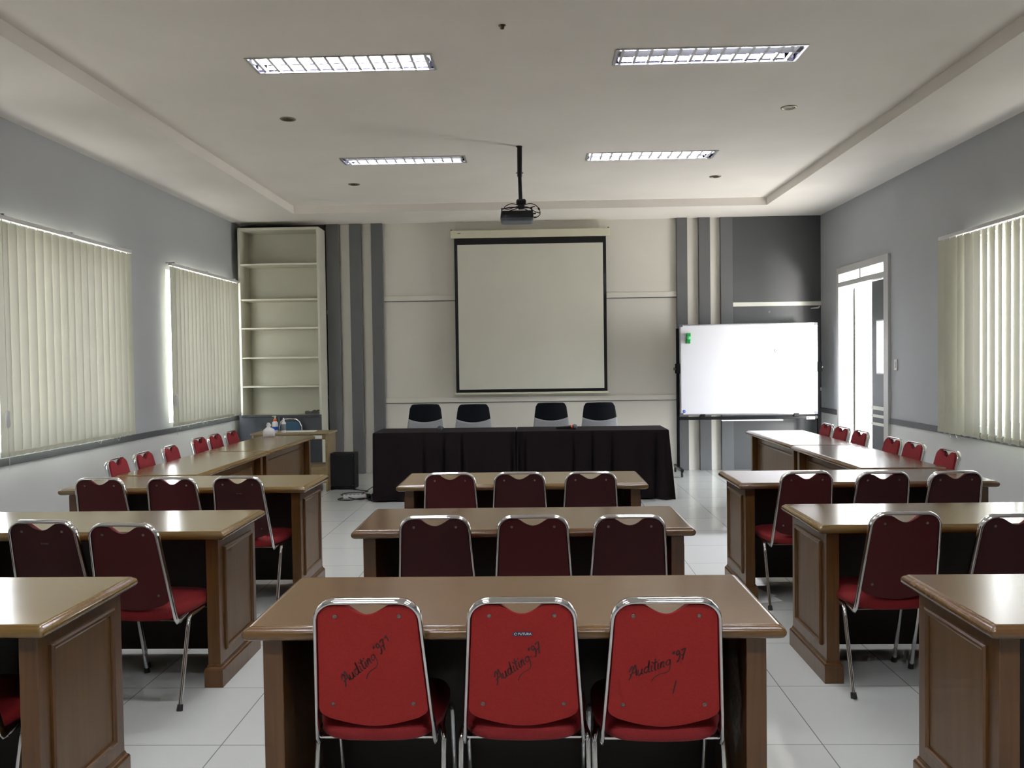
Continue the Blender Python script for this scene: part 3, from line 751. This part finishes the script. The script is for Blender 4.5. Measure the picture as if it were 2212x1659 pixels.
cloth(-.225, 1.437, 9.225, 9.84, (-.19, -.13, .405, .61, .82, 1.30), 'black cloth draped to the floor over the right head table, before the whiteboard', .0, .06, 5)

# executive chairs
def exec_chair():
    e = empty('office_chair')
    def panel(name, m, rows, y, th):
        mb = MB(); rings = []
        for (z0f, hw) in rows: pass
    # outline points: half width by z
    def hwid(z): return .228-(z-.70)*.135
    def patch(name, m, zlo, zhi, th, corner):
        mb = MB(); N = 20; front = []; 
        R0 = 12; grid = []
        for r in range(R0+1):
            row = []
            for c in range(N+1):
                u = c/N*2-1
                lo = zlo(u); hi = zhi(u); z = lo+(hi-lo)*r/R0
                x = u*hwid(z); y = .045*(1-u*u)*-1 - (z-.7)*-.16
                row.append((x, y, z))
            grid.append(row)
        n = N+1
        vs = [(x, y, z) for r in grid for x, y, z in r] + [(x, y+th, z) for r in grid for x, y, z in r]
        K = n*(R0+1); fs = []
        for r in range(R0):
            for c in range(N):
                a = r*n+c; fs.append((a, a+1, a+n+1, a+n)); fs.append((K+a, K+a+n, K+a+n+1, K+a+1))
        for c in range(N):
            fs.append((c, K+c, K+c+1, c+1)); a = R0*n+c; fs.append((a, a+1, K+a+1, K+a))
        for r in range(R0):
            a = r*n; fs.append((a, a+n, K+a+n, K+a)); a = r*n+N; fs.append((a, K+a, K+a+n, a+n))
        mb.add(vs, fs, True); return mb.build(name, m, e)
    top = lambda u: 1.005-.006*u*u-.045*max(0, (abs(u)-.84)/.16)**2
    mid = lambda u: .783+.040*u*u
    patch('back_upper_cover', M['blackmesh'], mid, top, .035, 0)
    patch('backrest', M['greymesh'], lambda u: .50+.04*u*u, mid, .03, 0)
    MB().box((-.24, -.50, .42), (.24, .0, .49), .03).build('seat', M['greymesh'], e)
    for s in (-1, 1):
        MB().tube([(s*.26, -.08, .45), (s*.28, -.10, .55), (s*.28, -.14, .64), (s*.28, -.36, .645)], .014, 8).build('armrest', M['black'], e)
    MB().tube([(0, -.25, .10), (0, -.25, .42)], .028, 10).build('gas_column', M['black'], e)
    bs = MB()
    for k in range(5):
        a = 2*PI*k/5+.3; bs.tube([(0, -.25, .11), (.27*math.cos(a), -.25+.27*math.sin(a), .075)], [.028, .016], 8)
    b = bs.build('star_base', M['black'], e)
    for k in range(5):
        a = 2*PI*k/5+.3; MB().lathe([(.001, -.02), (.028, -.02), (.03, 0), (.028, .02), (.001, .02)], (.27*math.cos(a), -.25+.27*math.sin(a), .03), 12, 'X').build('caster', M['black'], b)
    MB().tube([(0, -.2, .42), (0, .06, .44), (0, .05, .70)], .02, 8).build('back_support', M['black'], e)
    return e
ep = exec_chair()
for k, (x, dz, lb) in enumerate(((-1.405, 0, 'leftmost black-topped grey office chair behind the head tables'), (-.785, .018, 'second office chair from the left behind the head tables'),
                         (.185, -.002, 'third office chair from the left behind the head tables, by the orange microphone'), (.785, .010, 'rightmost black-topped grey office chair behind the head tables'))):
    o = ep if k == 0 else dup(ep)
    o.location = (x, 10.60+dz*-8, 0); o.scale = (1, 1, 1)
    tag(o, lb, 'office chair', 'office chairs behind the head tables')

# microphones
e = empty('microphone', (-1.075, 9.36, .766)); tag(e, 'grey-headed microphone lying on the left head table', 'microphone', 'microphones on the head tables')
MB().tube([(0, .0, .029), (.0, .04, .027), (.01, .2, .02)], [.03, .019, .012], 12).build('body', M['black'], e)
MB().lathe([(.001, -.03), (.018, -.026), (.028, -.012), (.031, .003), (.026, .02), (.018, .028)], (0, -.01, .032), 16, 'Y').build('mesh_head', M['greyplastic'], e)
e = empty('microphone', (.42, 9.37, .766)); tag(e, 'microphone with an orange ring lying on the right head table', 'microphone', 'microphones on the head tables')
MB().tube([(-.03, .01, .028), (-.07, .02, .024), (-.2, .09, .016)], [.021, .018, .012], 12).build('body', M['black'], e)
MB().tube([(-.034, .011, .028), (-.022, .008, .029)], .027, 14).build('ring', M['orange'], e)
MB().lathe([(.02, -.018), (.029, -.008), (.031, .004), (.027, .018), (.015, .028), (.001, .031)], (0, 0, .031), 16, 'X').build('mesh_head', M['greyplastic'], e)

# ------------------------------------------------------------------ projection screen
e = empty('projection_screen', (-.06, YB-.1, 1.08)); tag(e, 'pull-down white projection screen with black border on the back wall', 'screen')
MB().box((-1.084, -.04, 2.14), (1.084, .045, 2.245), .008).build('housing', M['housing'], e)
bk = MB()
for x in (-1.07, 1.07): bk.box((x-.012, -.02, 2.245), (x+.012, .085, 2.262), .003)
bk.build('wall_bracket', M['steel'], e)
fr = MB(); plate(fr, -1.036, 1.036, .028, 2.14, [(-.993, .993, .07, 2.052)], -.002, .0, lambda u, v, d: (u, d, v)); fr.build('black_border', M['black'], e)
sf = MB(); NX, NZ = 40, 30; vs = []
for j in range(NZ+1):
    for i in range(NX+1):
        u, v = i/NX, j/NZ; x = -.993+1.986*u; z = .07+1.982*v
        w = .006*math.sin(x*5+z*2.2)*math.sin(PI*u)*math.sin(PI*v) + .004*math.exp(-((x+.8*z-1.9)/.08)**2)*math.sin(PI*u) - .004*math.exp(-((x-.7*z+.9)/.09)**2)*math.sin(PI*u)
        vs.append((x, -.0035 if (i in (0, NX) or j in (0, NZ)) else -.0045-abs(w)*0-w*.5, z))
sf.add(vs, [(j*(NX+1)+i, j*(NX+1)+i+1, (j+1)*(NX+1)+i+1, (j+1)*(NX+1)+i) for j in range(NZ) for i in range(NX)], True)
sf.build('screen_fabric', M['screen'], e)
MB().box((-1.056, -.014, 0), (1.056, .01, .027), .004).build('bottom_bar', M['housing'], e)
MB().tube([(.045*math.cos(a), -.008, -.018+.018*math.sin(a)) for a in [k*2*PI/16 for k in range(17)]], .003, 6).build('pull_handle', M['housing'], e)
MB().box((-.985, -.0405, 2.198), (-.945, -.0395, 2.206)).build('maker_mark', M['greyplastic'], e)

# ------------------------------------------------------------------ projector
def smooth3(P, n=6):
    P = [Vector(p) for p in P]; out = []
    for i in range(len(P)-1):
        p0, p1, p2, p3 = P[max(i-1, 0)], P[i], P[i+1], P[min(i+2, len(P)-1)]
        for k in range(n):
            t = k/n; out.append(.5*((2*p1)+(-p0+p2)*t+(2*p0-5*p1+4*p2-p3)*t*t+(-p0+3*p1-3*p2+p3)*t**3))
    return out+[P[-1]]
e = empty('projector', (-.129, 8.03, 0)); tag(e, 'black projector hanging on a black pole from the ceiling', 'projector')
MB().tube([(0, 0, 3.27), (.003, .0, ZC)], .024, 12).build('upper_pole', M['black'], e)
MB().tube([(.006, 0, 3.02), (.0, 0, 3.32)], .019, 12).build('lower_pole', M['black'], e)
MB().lathe([(.03, ZC), (.03, ZC-.006), (.024, ZC-.008)], n=16).build('ceiling_flange', M['black'], e)
pn = MB()
for s in (-1, 1): pn.tube([(s*.016, 0, 3.305), (s*.034, 0, 3.305)], .006, 8)
pn.build('pole_bolt', M['steel'], e)
MB().box((-.035, -.04, 3.005), (.058, .04, 3.055), .012).build('mount_joint', M['black'], e)
MB().box((-.018, -.03, 2.965), (.04, .03, 3.01), .006).build('mount_neck', M['black'], e)
am = MB()
for x, y in ((-.17, -.08), (.11, -.08), (-.15, .16), (.1, .16)): am.tube([(.01, 0, 2.985), (x*.6, y*.6, 2.975), (x, y, 2.955)], .006, 6); am.tube([(x, y, 2.935), (x, y, 2.965)], .006, 6)
am.build('mount_arm', M['black'], e)
pb = MB()
def prr(w, d, z, r=.02):
    return [(x+-.03, y+.05, z) for x, y, _ in rrect(w, d, 0, r, z)]
pb.loops([prr(.29, .22, 2.944), prr(.306, .236, 2.938), prr(.312, .24, 2.90), prr(.316, .244, 2.876)]); pb.build('projector_body', M['black'], e)
pt = MB(); pt.loops([prr(.316, .244, 2.876), prr(.318, .246, 2.868), prr(.30, .23, 2.850), prr(.26, .2, 2.846)]); pt.build('bottom_tray', M['greyplastic'], e)
MB().lathe([(.034, .05), (.036, .172), (.03, .178), (.028, .16), (.001, .16)], (.05, .0, 2.90), 16, 'Y').build('lens', M['black'], e)
for pts in ([(-.02, -.03, 3.0), (-.08, -.05, 3.01), (-.135, -.06, 2.985), (-.145, -.06, 2.965), (-.11, -.05, 2.958), (-.03, -.03, 2.985), (.0, -.02, 2.99)],
            [(.05, -.02, 3.005), (.10, -.05, 3.008), (.15, -.07, 2.985), (.182, -.08, 2.945), (.187, -.08, 2.905), (.172, -.08, 2.883), (.15, -.06, 2.877), (.125, -.03, 2.878)],
            [(.04, -.02, 2.985), (.09, -.05, 2.965), (.14, -.06, 2.93), (.19, -.07, 2.912)], [(.02, -.02, 2.98), (.08, -.02, 2.973), (.14, -.06, 2.98)]):
    MB().tube([Vector(a) for a in smooth3(pts)], .0042, 7).build('cable', M['black'], e)
MB().tube([(.172, -.08, 2.96), (.182, -.08, 2.94)], .009, 8).build('ferrite', M['black'], e)
pg = MB(); pg.box((.128, -.05, 2.872), (.155, -.03, 2.887), .003); pg.box((.122, -.07, 2.905), (.15, -.05, 2.92), .003); pg.build('plug', M['black'], e)

# ------------------------------------------------------------------ whiteboard on stand
e = empty('whiteboard', (2.79, 11.20, 0)); tag(e, 'wheeled whiteboard with black stand beside the screen', 'whiteboard')
z0, z1, hw = .797, 1.972, .885
MB().box((-hw, -.008, z0), (hw, .012, z1), .002).build('board', M['board'], e)
fr = MB(); plate(fr, -hw-.012, hw+.012, z0-.012, z1+.010, [(-hw+.004, hw-.004, z0+.004, z1-.004)], -.014, .016, lambda u, v, d: (u, d, v)); fr.build('board_frame', M['alu'], e)
for sx in (-1, 1):
    for zc in (z0, z1):
        cn = MB(); q = 1 if zc == z0 else -1
        cn.box((sx*(hw+.014), -.018, zc-q*.014), (sx*(hw-.03), -.014, zc+q*.022), .002); cn.build('corner_cap', M['greyplastic'], e)
for sx in (-1, 1):
    p = MB().box((sx*(hw+.018), -.002, .10), (sx*(hw+.052), .036, 1.93), .003).build('post', M['post_black'], e)
    MB().box((sx*(hw+.008), -.03, 1.34), (sx*(hw+.066), .045, 1.47), .006).build('pivot_bracket', M['post_black'], p)
    MB().lathe([(.001, -.02), (.018, -.018), (.02, 0), (.012, .012)], (sx*(hw+.075), 0, 1.40), 12, 'X').build('pivot_knob', M['steel'], p)
    b = MB().box((sx*(hw+.015), -.27, .075), (sx*(hw+.055), .30, .108), .003).build('foot_bar', M['black'], e)
    for y in (-.25, .28):
        MB().lathe([(.001, -.012), (.03, -.012), (.034, 0), (.03, .012), (.001, .012)], (sx*(hw+.035), y, .034), 14, 'X').build('caster', M['rubber'], b)
        MB().box((sx*(hw+.022), y-.012, .03), (sx*(hw+.048), y+.012, .078), .003).build('caster_fork', M['black'], b)
MB().box((-hw-.02, .0, .725), (hw+.02, .03, .765), .003).build('crossbar', M['black'], e)
for x in (-.60, .62): MB().box((x-.035, -.025, .755), (x+.035, .03, .80), .006).build('clamp', M['black'], e)
MB().box((-.365, -.075, .708), (.43, .0, .722), .003).build('pen_tray', M['whiteplastic'], e)
lb_ = MB().box((.755, -.002, .715), (.865, .0, .752)).build('sticker', M['paper'], e); lb_['label'] = 'white sticker with a red mark'
MB().lathe([(.001, -.0035), (.009, -.0035), (.010, -.002)], (.775, 0, .734), 12, 'Y').build('sticker_mark', M['red_dot'], lb_)
MB().box((.79, -.003, .730), (.85, -.002, .737)).build('sticker_print', M['smudge'], lb_)
rs = MB(); rs.lathe([(.001, -.0105), (.019, -.0105), (.020, -.008)], (-hw+.042, 0, z0+.042), 20, 'Y'); rr_ = rs.build('round_sticker', M['blue'], e); rr_['label'] = 'small round blue sticker'
MB().tube([(-hw+.032, -.0115, z0+.040), (-hw+.038, -.0115, z0+.047), (-hw+.044, -.0115, z0+.038), (-hw+.052, -.0115, z0+.046)], .002, 5).build('sticker_print', M['paper'], rr_)
sm = MB()
for (x, z, dx, dz, w) in ((.335, 1.60, .01, .06, .005), (.355, 1.60, .012, .05, .004), (.375, 1.62, .02, .03, .003), (.60, 1.535, .05, -.004, .004), (.62, 1.51, .05, -.014, .004), (.685, 1.43, -.004, .05, .004), (.715, 1.41, .004, .08, .004), (.70, 1.50, .006, .06, .003)):
    t = Vector((dx, dz)).normalized(); nx, nz = -t.y*w, t.x*w
    sm.add([(x-nx, -.0088, z-nz), (x+dx/2-nx*1.6, -.0088, z+dz/2-nz*1.6), (x+dx, -.0088, z+dz), (x+dx/2+nx*1.6, -.0088, z+dz/2+nz*1.6), (x+nx, -.0088, z+nz)], [(0, 1, 2, 3, 4)])
sm.build('ink_smudge', M['smudge'], e)
er = empty('board_eraser', (1.995+.01, 11.184, 1.80)); er.rotation_euler = (0, R_(3), 0); tag(er, 'green magnetic eraser stuck to the upper left of the whiteboard', 'eraser')
MB().box((-.028, -.028, -.068), (.028, .0, .068), .006).build('eraser_body', M['green'], er)
MB().box((-.024, -.033, -.055), (.024, -.026, -.012), .003).build('eraser_grip', M['green'], er)
MB().lathe([(.001, -.034), (.022, -.033), (.026, -.027)], (0, 0, .006), 16, 'Y').build('round_emblem', M['lightgreen'], er)

# small hook and mark on the dark panel
e = empty('wall_hook', (3.81, YB-.045, 2.19)); tag(e, 'small pale hook under the white band of the dark wall panel', 'hook')
MB().tube([(.06, -.004, .03), (.04, -.02, .012), (-.02, -.022, .008), (-.06, -.006, .004)], [.01, .012, .009, .004], 8).build('hook_body', M['whiteplastic'], e)
e = MB().box((-.011, -.003, -.014), (.011, 0, .014)).build('wall_sticker', M['smudge']); e.location = (3.194, YB-.045, 2.157); tag(e, 'tiny pale sticker on the dark wall panel above the whiteboard', 'sticker')

# ------------------------------------------------------------------ bookcase
e = empty('bookcase', (-3.4375, 11.30, 0)); tag(e, 'tall empty cream bookcase with blue-grey cupboard base, in the left corner', 'bookcase')
hw = .5475; D = .385
MB().box((-hw, 0, 0), (-hw+.03, D, 3.37), .002).build('side_panel', M['case'], e)
MB().box((hw-.03, 0, 0), (hw, D, 3.37), .002).build('side_panel', M['case'], e)
MB().box((-hw+.03, 0, 3.335), (hw-.03, D, 3.37), .002).build('top_board', M['case'], e)
MB().box((-hw+.03, D-.012, .80), (hw-.03, D, 3.335)).build('back_board', M['case'], e)
for z in (2.89, 2.415, 2.03, 1.632, 1.245):
    MB().box((-hw+.031, .006, z-.022), (hw-.031, D-.012, z), .002).build('shelf', M['case_shelf'], e)
cb_ = MB(); cb_.box((-hw+.03, .006, .02), (hw-.03, D-.012, .845)); cb_.build('cupboard_body', M['case'], e)
MB().box((-hw-.02, -.022, .825), (hw-.0, .0, .852), .002).build('cupboard_rail', M['cabinet'], e)
for a, b in ((-hw-.02, -.012), (-.008, hw)):
    d = MB().box((a, -.018, .03), (b, 0, .820), .002).build('cupboard_door', M['cabinet'], e)
    k = -.05 if a < -.1 else .03
    MB().tube([(k+.01, -.02, .52), (k+.01, -.04, .53), (k+.01, -.04, .61), (k+.01, -.02, .62)], .005, 8).build('handle', M['alu'], d)
# crumpled newspaper on the cupboard ledge
nb = MB()
for k, (x, w, h, r) in enumerate(((0, .20, .03, .0), (-.03, .15, .025, .15), (.05, .11, .02, -.2))):
    z = k*.018; pts = []
    rings = []
    for i in range(8):
        u = i/7; rings.append([(x-w/2+w*u, -.07+.01*math.sin(i+k), .001+z), (x-w/2+w*u, .07, .001+z+.004*math.sin(i)), (x-w/2+w*u, .068, z+h*(.7+.3*math.sin(i*1.7+k))), (x-w/2+w*u, -.05, z+h*(.8+.3*math.cos(i*2.1+k)))])
    nb.loops(rings, smooth=False)
o = nb.build('folded_newspaper', M['newspaper']); o.location = (-3.03, 11.42, .853); tag(o, 'crumpled folded newspaper on the lowest ledge of the bookcase', 'newspaper')

# ------------------------------------------------------------------ pale desk
e = empty('small_desk', (-2.965, 10.26, 0)); tag(e, 'pale wooden desk in front of the bookcase, behind the left side tables', 'desk')
hx, hy, H = .475, .225, .706
MB().box((-hx, -hy, H-.02), (hx, hy, H), .003).build('desk_top', M['wood_light'], e)
for s in (-1, 1): MB().box((s*(hx-.02), -hy+.01, 0), (s*(hx-.045), hy-.01, H-.02), .002).build('side_panel', M['wood_light'], e)
MB().box((-hx+.045, -hy+.02, H-.08), (hx-.045, -hy+.035, H-.02), .002).build('apron', M['wood_light'], e)
MB().box((-hx+.045, -hy+.05, .30), (hx-.045, -hy+.30, .32), .002).build('lower_shelf', M['wood_light'], e)
MB().box((-hx+.045, -hy+.02, .10), (hx-.045, -hy+.04, .30), .002).build('kick_board', M['wood_light'], e)
pp = MB().box((.28, -hy+.018, H-.07), (.39, -hy+.0195, H-.03)).build('paper_label', M['paper'], e)
o = MB().box((-.21, -.10, 0), (.19, .10, .004)).build('paper_sheet', M['paper']); o.location = (-2.90, 10.27, .707); o.rotation_euler = (0, 0, .06); tag(o, 'white sheet lying on the pale desk beside the bottles', 'paper')

# bottles and tissue pack
e = empty('pump_bottle', (-3.16, 10.12, .7065)); tag(e, 'white sanitiser bottle with orange and cream pump and blue label', 'bottle')
MB().lathe([(.001, 0), (.034, 0), (.038, .006), (.038, .10), (.034, .125), (.018, .14), (.015, .145)], n=20).build('bottle_body', M['whiteplastic'], e)
MB().lathe([(.0385, .035), (.0388, .036), (.0388, .075), (.0385, .076)], n=20).build('label', M['blue'], e)
MB().lathe([(.018, .140), (.019, .145), (.019, .165), (.010, .170)], n=16).build('pump_collar', M['orange'], e)
MB().tube([(0, 0, .168), (0, 0, .195), (0, 0, .203)], [.007, .012, .012], 10).tube([(.016, -.004, .2), (-.03, -.012, .198)], .007, 8).build('pump_head', M['housing'], e)
e = empty('spray_bottle', (-3.055, 10.12, .7065)); tag(e, 'slim white spray bottle, right of the orange-pump bottle', 'bottle')
MB().lathe([(.001, 0), (.025, 0), (.027, .005), (.027, .118), (.022, .130), (.013, .136), (.013, .142)], n=18).build('bottle_body', M['whiteplastic'], e)
MB().lathe([(.0274, .03), (.0276, .031), (.0276, .105), (.0274, .106)], n=18).build('label', M['smudge'], e)
MB().lathe([(.013, .140), (.014, .145), (.013, .160), (.008, .166), (.008, .178), (.001, .18)], n=14).build('spray_cap', M['whiteplastic'], e)
tb = MB(); random.seed(11)
rings = []
for (z, wx, wy) in ((0, .052, .04), (.01, .060, .05), (.045, .064, .052), (.075, .055, .045), (.09, .035, .03), (.105, .016, .014), (.125, .024, .018), (.148, .012, .02)):
    rings.append([(wx*math.copysign(abs(math.cos(a))**.6, math.cos(a))*(1+random.uniform(-.12, .12)), wy*math.copysign(abs(math.sin(a))**.6, math.sin(a))*(1+random.uniform(-.12, .12)), z*(1+random.uniform(-.05, .05))) for a in [2*PI*k/18 for k in range(18)]])
tb.loops(rings); o = tb.build('tissue_pack', M['tissue']); o.location = (-2.905, 9.08, .7505); tag(o, 'crumpled white tissue pack at the far end of the left side table', 'tissue pack')

# blue chair behind the desk
e = empty('blue_chair', (-3.285, 11.16, 0)); tag(e, 'blue-backed chrome chair between the pale desk and the bookcase', 'chair')
path = [(-.145, .40), (-.140, .70), (-.125, .765), (-.085, .80), (0, .806), (.085, .80), (.125, .765), (.155, .70), (.17, .40)]
MB().tube([(x, .02*(z-.4)/.4, z) for x, z in path], .009, 10).build('back_frame', M['chrome'], e)
bb = MB(); bb.prism([(-.13, .50), (.15, .50), (.142, .70), (.12, .745), (.08, .765), (-.075, .765), (-.115, .745), (-.128, .70)], -.01, .012, lambda a, b, d: (a, d, b)); bb.build('backrest', M['blueseat'], e)
MB().box((-.18, -.42, .405), (.24, -.04, .44), .015).build('seat', M['rubber'], e)
for x in (-.16, .22):
    for y in (-.38, -.02):
        MB().tube([(x, y, 0), (x, y, .405)], .009, 8).build('leg', M['chrome'], e)

# ------------------------------------------------------------------ speaker, power strip, cables
e = empty('floor_speaker', (-2.37, 10.32, 0)); tag(e, 'black box loudspeaker standing on the floor left of the head tables', 'speaker')
MB().box((-.155, -.14, .008), (.155, .08, .44), .006).build('cabinet', M['black_box'], e)
MB().box((-.143, -.150, .04), (.143, -.138, .425), .006).build('grille', M['speaker'], e)
for x, z in ((-.135, .415), (.135, .415), (-.135, .05), (.135, .05)): MB().lathe([(.001, -.154), (.004, -.153), (.005, -.149)], (x, 0, z), 8, 'Y').build('screw', M['steel'], e)
for x in (-.14, .14):
    for y in (-.12, .06): MB().lathe([(.012, 0), (.014, .009)], (x, y, 0), 10).build('foot', M['rubber'], e)
e = empty('power_strip', (-2.075, 9.52, 0), R_(12)); tag(e, 'white power strip on the floor at the corner of the head table cloth', 'power strip')
MB().box((-.13, -.028, .004), (.13, .028, .04), .006).build('strip_body', M['whiteplastic'], e)
for k in range(5): MB().lathe([(.001, .0405), (.015, .0405), (.016, .041), (.018, .041), (.019, .04)], (-.095+k*.045, 0, 0), 12).build('socket', M['greyplastic'], e)
MB().box((.105, -.012, .04), (.122, .012, .046), .003).build('switch', M['red_dot'], e)
def cable(pts, label, r=.0055):
    sp = []
    P = [Vector(p) for p in pts]
    for i in range(len(P)-1):
        p0, p1, p2, p3 = P[max(i-1, 0)], P[i], P[i+1], P[min(i+2, len(P)-1)]
        for k in range(6):
            t = k/6; sp.append(.5*((2*p1)+(-p0+p2)*t+(2*p0-5*p1+4*p2-p3)*t*t+(-p0+3*p1-3*p2+p3)*t**3))
    sp.append(P[-1])
    for v in sp: v.z = max(v.z, r+.0005)
    o = MB().tube(sp, r, 7).build('cable', M['rubber']); tag(o, label, 'cable', 'black cables on the floor'); return o
cable([(-2.22, 10.14, .01), (-2.12, 10.05, .012), (-2.02, 10.0, .008), (-2.06, 9.92, .008), (-2.25, 9.86, .008), (-2.28, 9.72, .008), (-2.15, 9.62, .02), (-1.96, 9.55, .02)], 'black cable running from the speaker to the power strip')
cable([(-2.20, 9.48, .012), (-2.24, 9.40, .008), (-2.1, 9.34, .008), (-1.95, 9.40, .02), (-1.85, 9.35, .008), (-1.83, 9.5, .04), (-1.9, 9.6, .02), (-2.0, 9.62, .03), (-1.88, 9.45, .05), (-1.84, 9.30, .008)], 'tangled black cable coiled against the head table cloth', .007)
cable([(-2.05, 9.75, .008), (-1.98, 9.85, .05), (-1.9, 9.9, .1), (-1.83, 9.9, .14)], 'thin black cable rising from the power strip to the head table', .004)
cable([(-2.12, 9.40, .03), (-1.98, 9.36, .01), (-1.9, 9.43, .03), (-1.86, 9.52, .06), (-1.84, 9.62, .10)], 'black cable looping over the front of the power strip', .006)
# adapter lump
e = MB().box((-.04, -.03, 0), (.04, .03, .045), .012).build('power_adapter', M['rubber']); e.location = (-1.895, 9.50, .001); e.rotation_euler = (0, 0, .4); tag(e, 'black power adapter beside the power strip', 'adapter')
# sheets on the floor by the third right table
for k, (x, y, rz) in enumerate(((1.365, 5.52, .55), (1.395, 5.43, .25))):
    o = MB().add([(-.105, -.148, 0), (.105, -.148, 0), (.105, .148, .0), (-.105, .148, 0), (.0, .0, .001)], [(0, 1, 4), (1, 2, 4), (2, 3, 4), (3, 0, 4)]).build('paper_sheet', M['paper'])
    o.location = (x, y, .0015+.0015*k); o.rotation_euler = (0, 0, rz); tag(o, ['white sheet on the floor under the third right table, lower and farther', 'white sheet on the floor under the third right table, upper and nearer'][k], 'paper', 'loose sheets on the floor')

# ------------------------------------------------------------------ lights
w = bpy.data.worlds.new('world'); sc.world = w; w.use_nodes = True
nt = w.node_tree; bg = nt.nodes['Background']
tcw = nt.nodes.new('ShaderNodeTexCoord'); sp_ = nt.nodes.new('ShaderNodeSeparateXYZ'); rp = nt.nodes.new('ShaderNodeValToRGB')
rp.color_ramp.elements[0].position = .35; rp.color_ramp.elements[0].color = (.82, .80, .74, 1); rp.color_ramp.elements[1].position = .75; rp.color_ramp.elements[1].color = (.86, .93, 1, 1)
mr_ = nt.nodes.new('ShaderNodeMapRange'); mr_.inputs['From Min'].default_value = -1; mr_.inputs['From Max'].default_value = 1
L(nt, tcw.outputs['Generated'], sp_.inputs[0]); L(nt, sp_.outputs['Z'], mr_.inputs['Value']); L(nt, mr_.outputs['Result'], rp.inputs['Fac']); L(nt, rp.outputs['Color'], bg.inputs['Color'])
bg.inputs['Strength'].default_value = 8
def portal(name, loc, rot, sx, sy):
    l = bpy.data.lights.new(name, 'AREA'); l.shape = 'RECTANGLE'; l.size = sx; l.size_y = sy; l.cycles.is_portal = True
    o = bpy.data.objects.new(name, l); COL.objects.link(o); o.location = loc; o.rotation_euler = rot
for (y0, y1, z0, z1) in (WL1, WL2, (2.6, 4.7, .9, 2.6)):
    portal('window_portal', (XL-.2, (y0+y1)/2, (z0+z1)/2), (PI/2, 0, -PI/2), y1-y0, z1-z0)
portal('window_portal', (XR+.2, (WR[0]+WR[1])/2, (WR[2]+WR[3])/2), (PI/2, 0, PI/2), WR[1]-WR[0], WR[3]-WR[2])
portal('door_portal', (XR+.2, 10.18, 1.3), (PI/2, 0, PI/2), 1.5, 2.6)
# sunlit ground / wall bounce outside the door
l = bpy.data.lights.new('sunlit_yard', 'AREA'); l.shape = 'RECTANGLE'; l.size = .45; l.size_y = .5; l.energy = 62; l.color = (1, .97, .93)
o = bpy.data.objects.new('sunlit_yard', l); COL.objects.link(o); o.location = (4.85, 7.85, 1.35)
o.rotation_euler = (Vector((3.2, 11.4, 1.75))-Vector(o.location)).to_track_quat('-Z', 'Y').to_euler()

# ------------------------------------------------------------------ camera
f, yaw, pit, rol, h = 1827.226, -.028456, -.026695, -.0139215, 1.529676
F = Vector((math.sin(yaw)*math.cos(pit), math.cos(yaw)*math.cos(pit), math.sin(pit)))
r0 = Vector((math.cos(yaw), -math.sin(yaw), 0)); u0 = r0.cross(F)
r1 = r0*math.cos(rol)+u0*math.sin(rol); u1 = -r0*math.sin(rol)+u0*math.cos(rol)
cam = bpy.data.cameras.new('camera'); co = bpy.data.objects.new('camera', cam); COL.objects.link(co)
cam.sensor_width = 36; cam.lens = f/2212*36; cam.clip_start = .05; cam.clip_end = 200
co.matrix_world = Matrix(((r1.x, u1.x, -F.x, 0), (r1.y, u1.y, -F.y, 0), (r1.z, u1.z, -F.z, h), (0, 0, 0, 1)))
sc.camera = co
sc.view_settings.view_transform = 'Standard'; sc.view_settings.look = 'None'; sc.view_settings.exposure = 1.2
cy = sc.cycles
cy.use_adaptive_sampling = True; cy.adaptive_threshold = .07; cy.adaptive_min_samples = 20; cy.max_bounces = 7; cy.diffuse_bounces = 4; cy.glossy_bounces = 4; cy.transmission_bounces = 4; cy.transparent_max_bounces = 8
cy.sample_clamp_indirect = 4; cy.caustics_reflective = False; cy.caustics_refractive = False
try: cy.use_denoising = True; cy.denoiser = 'OPENIMAGEDENOISE'
except Exception: pass
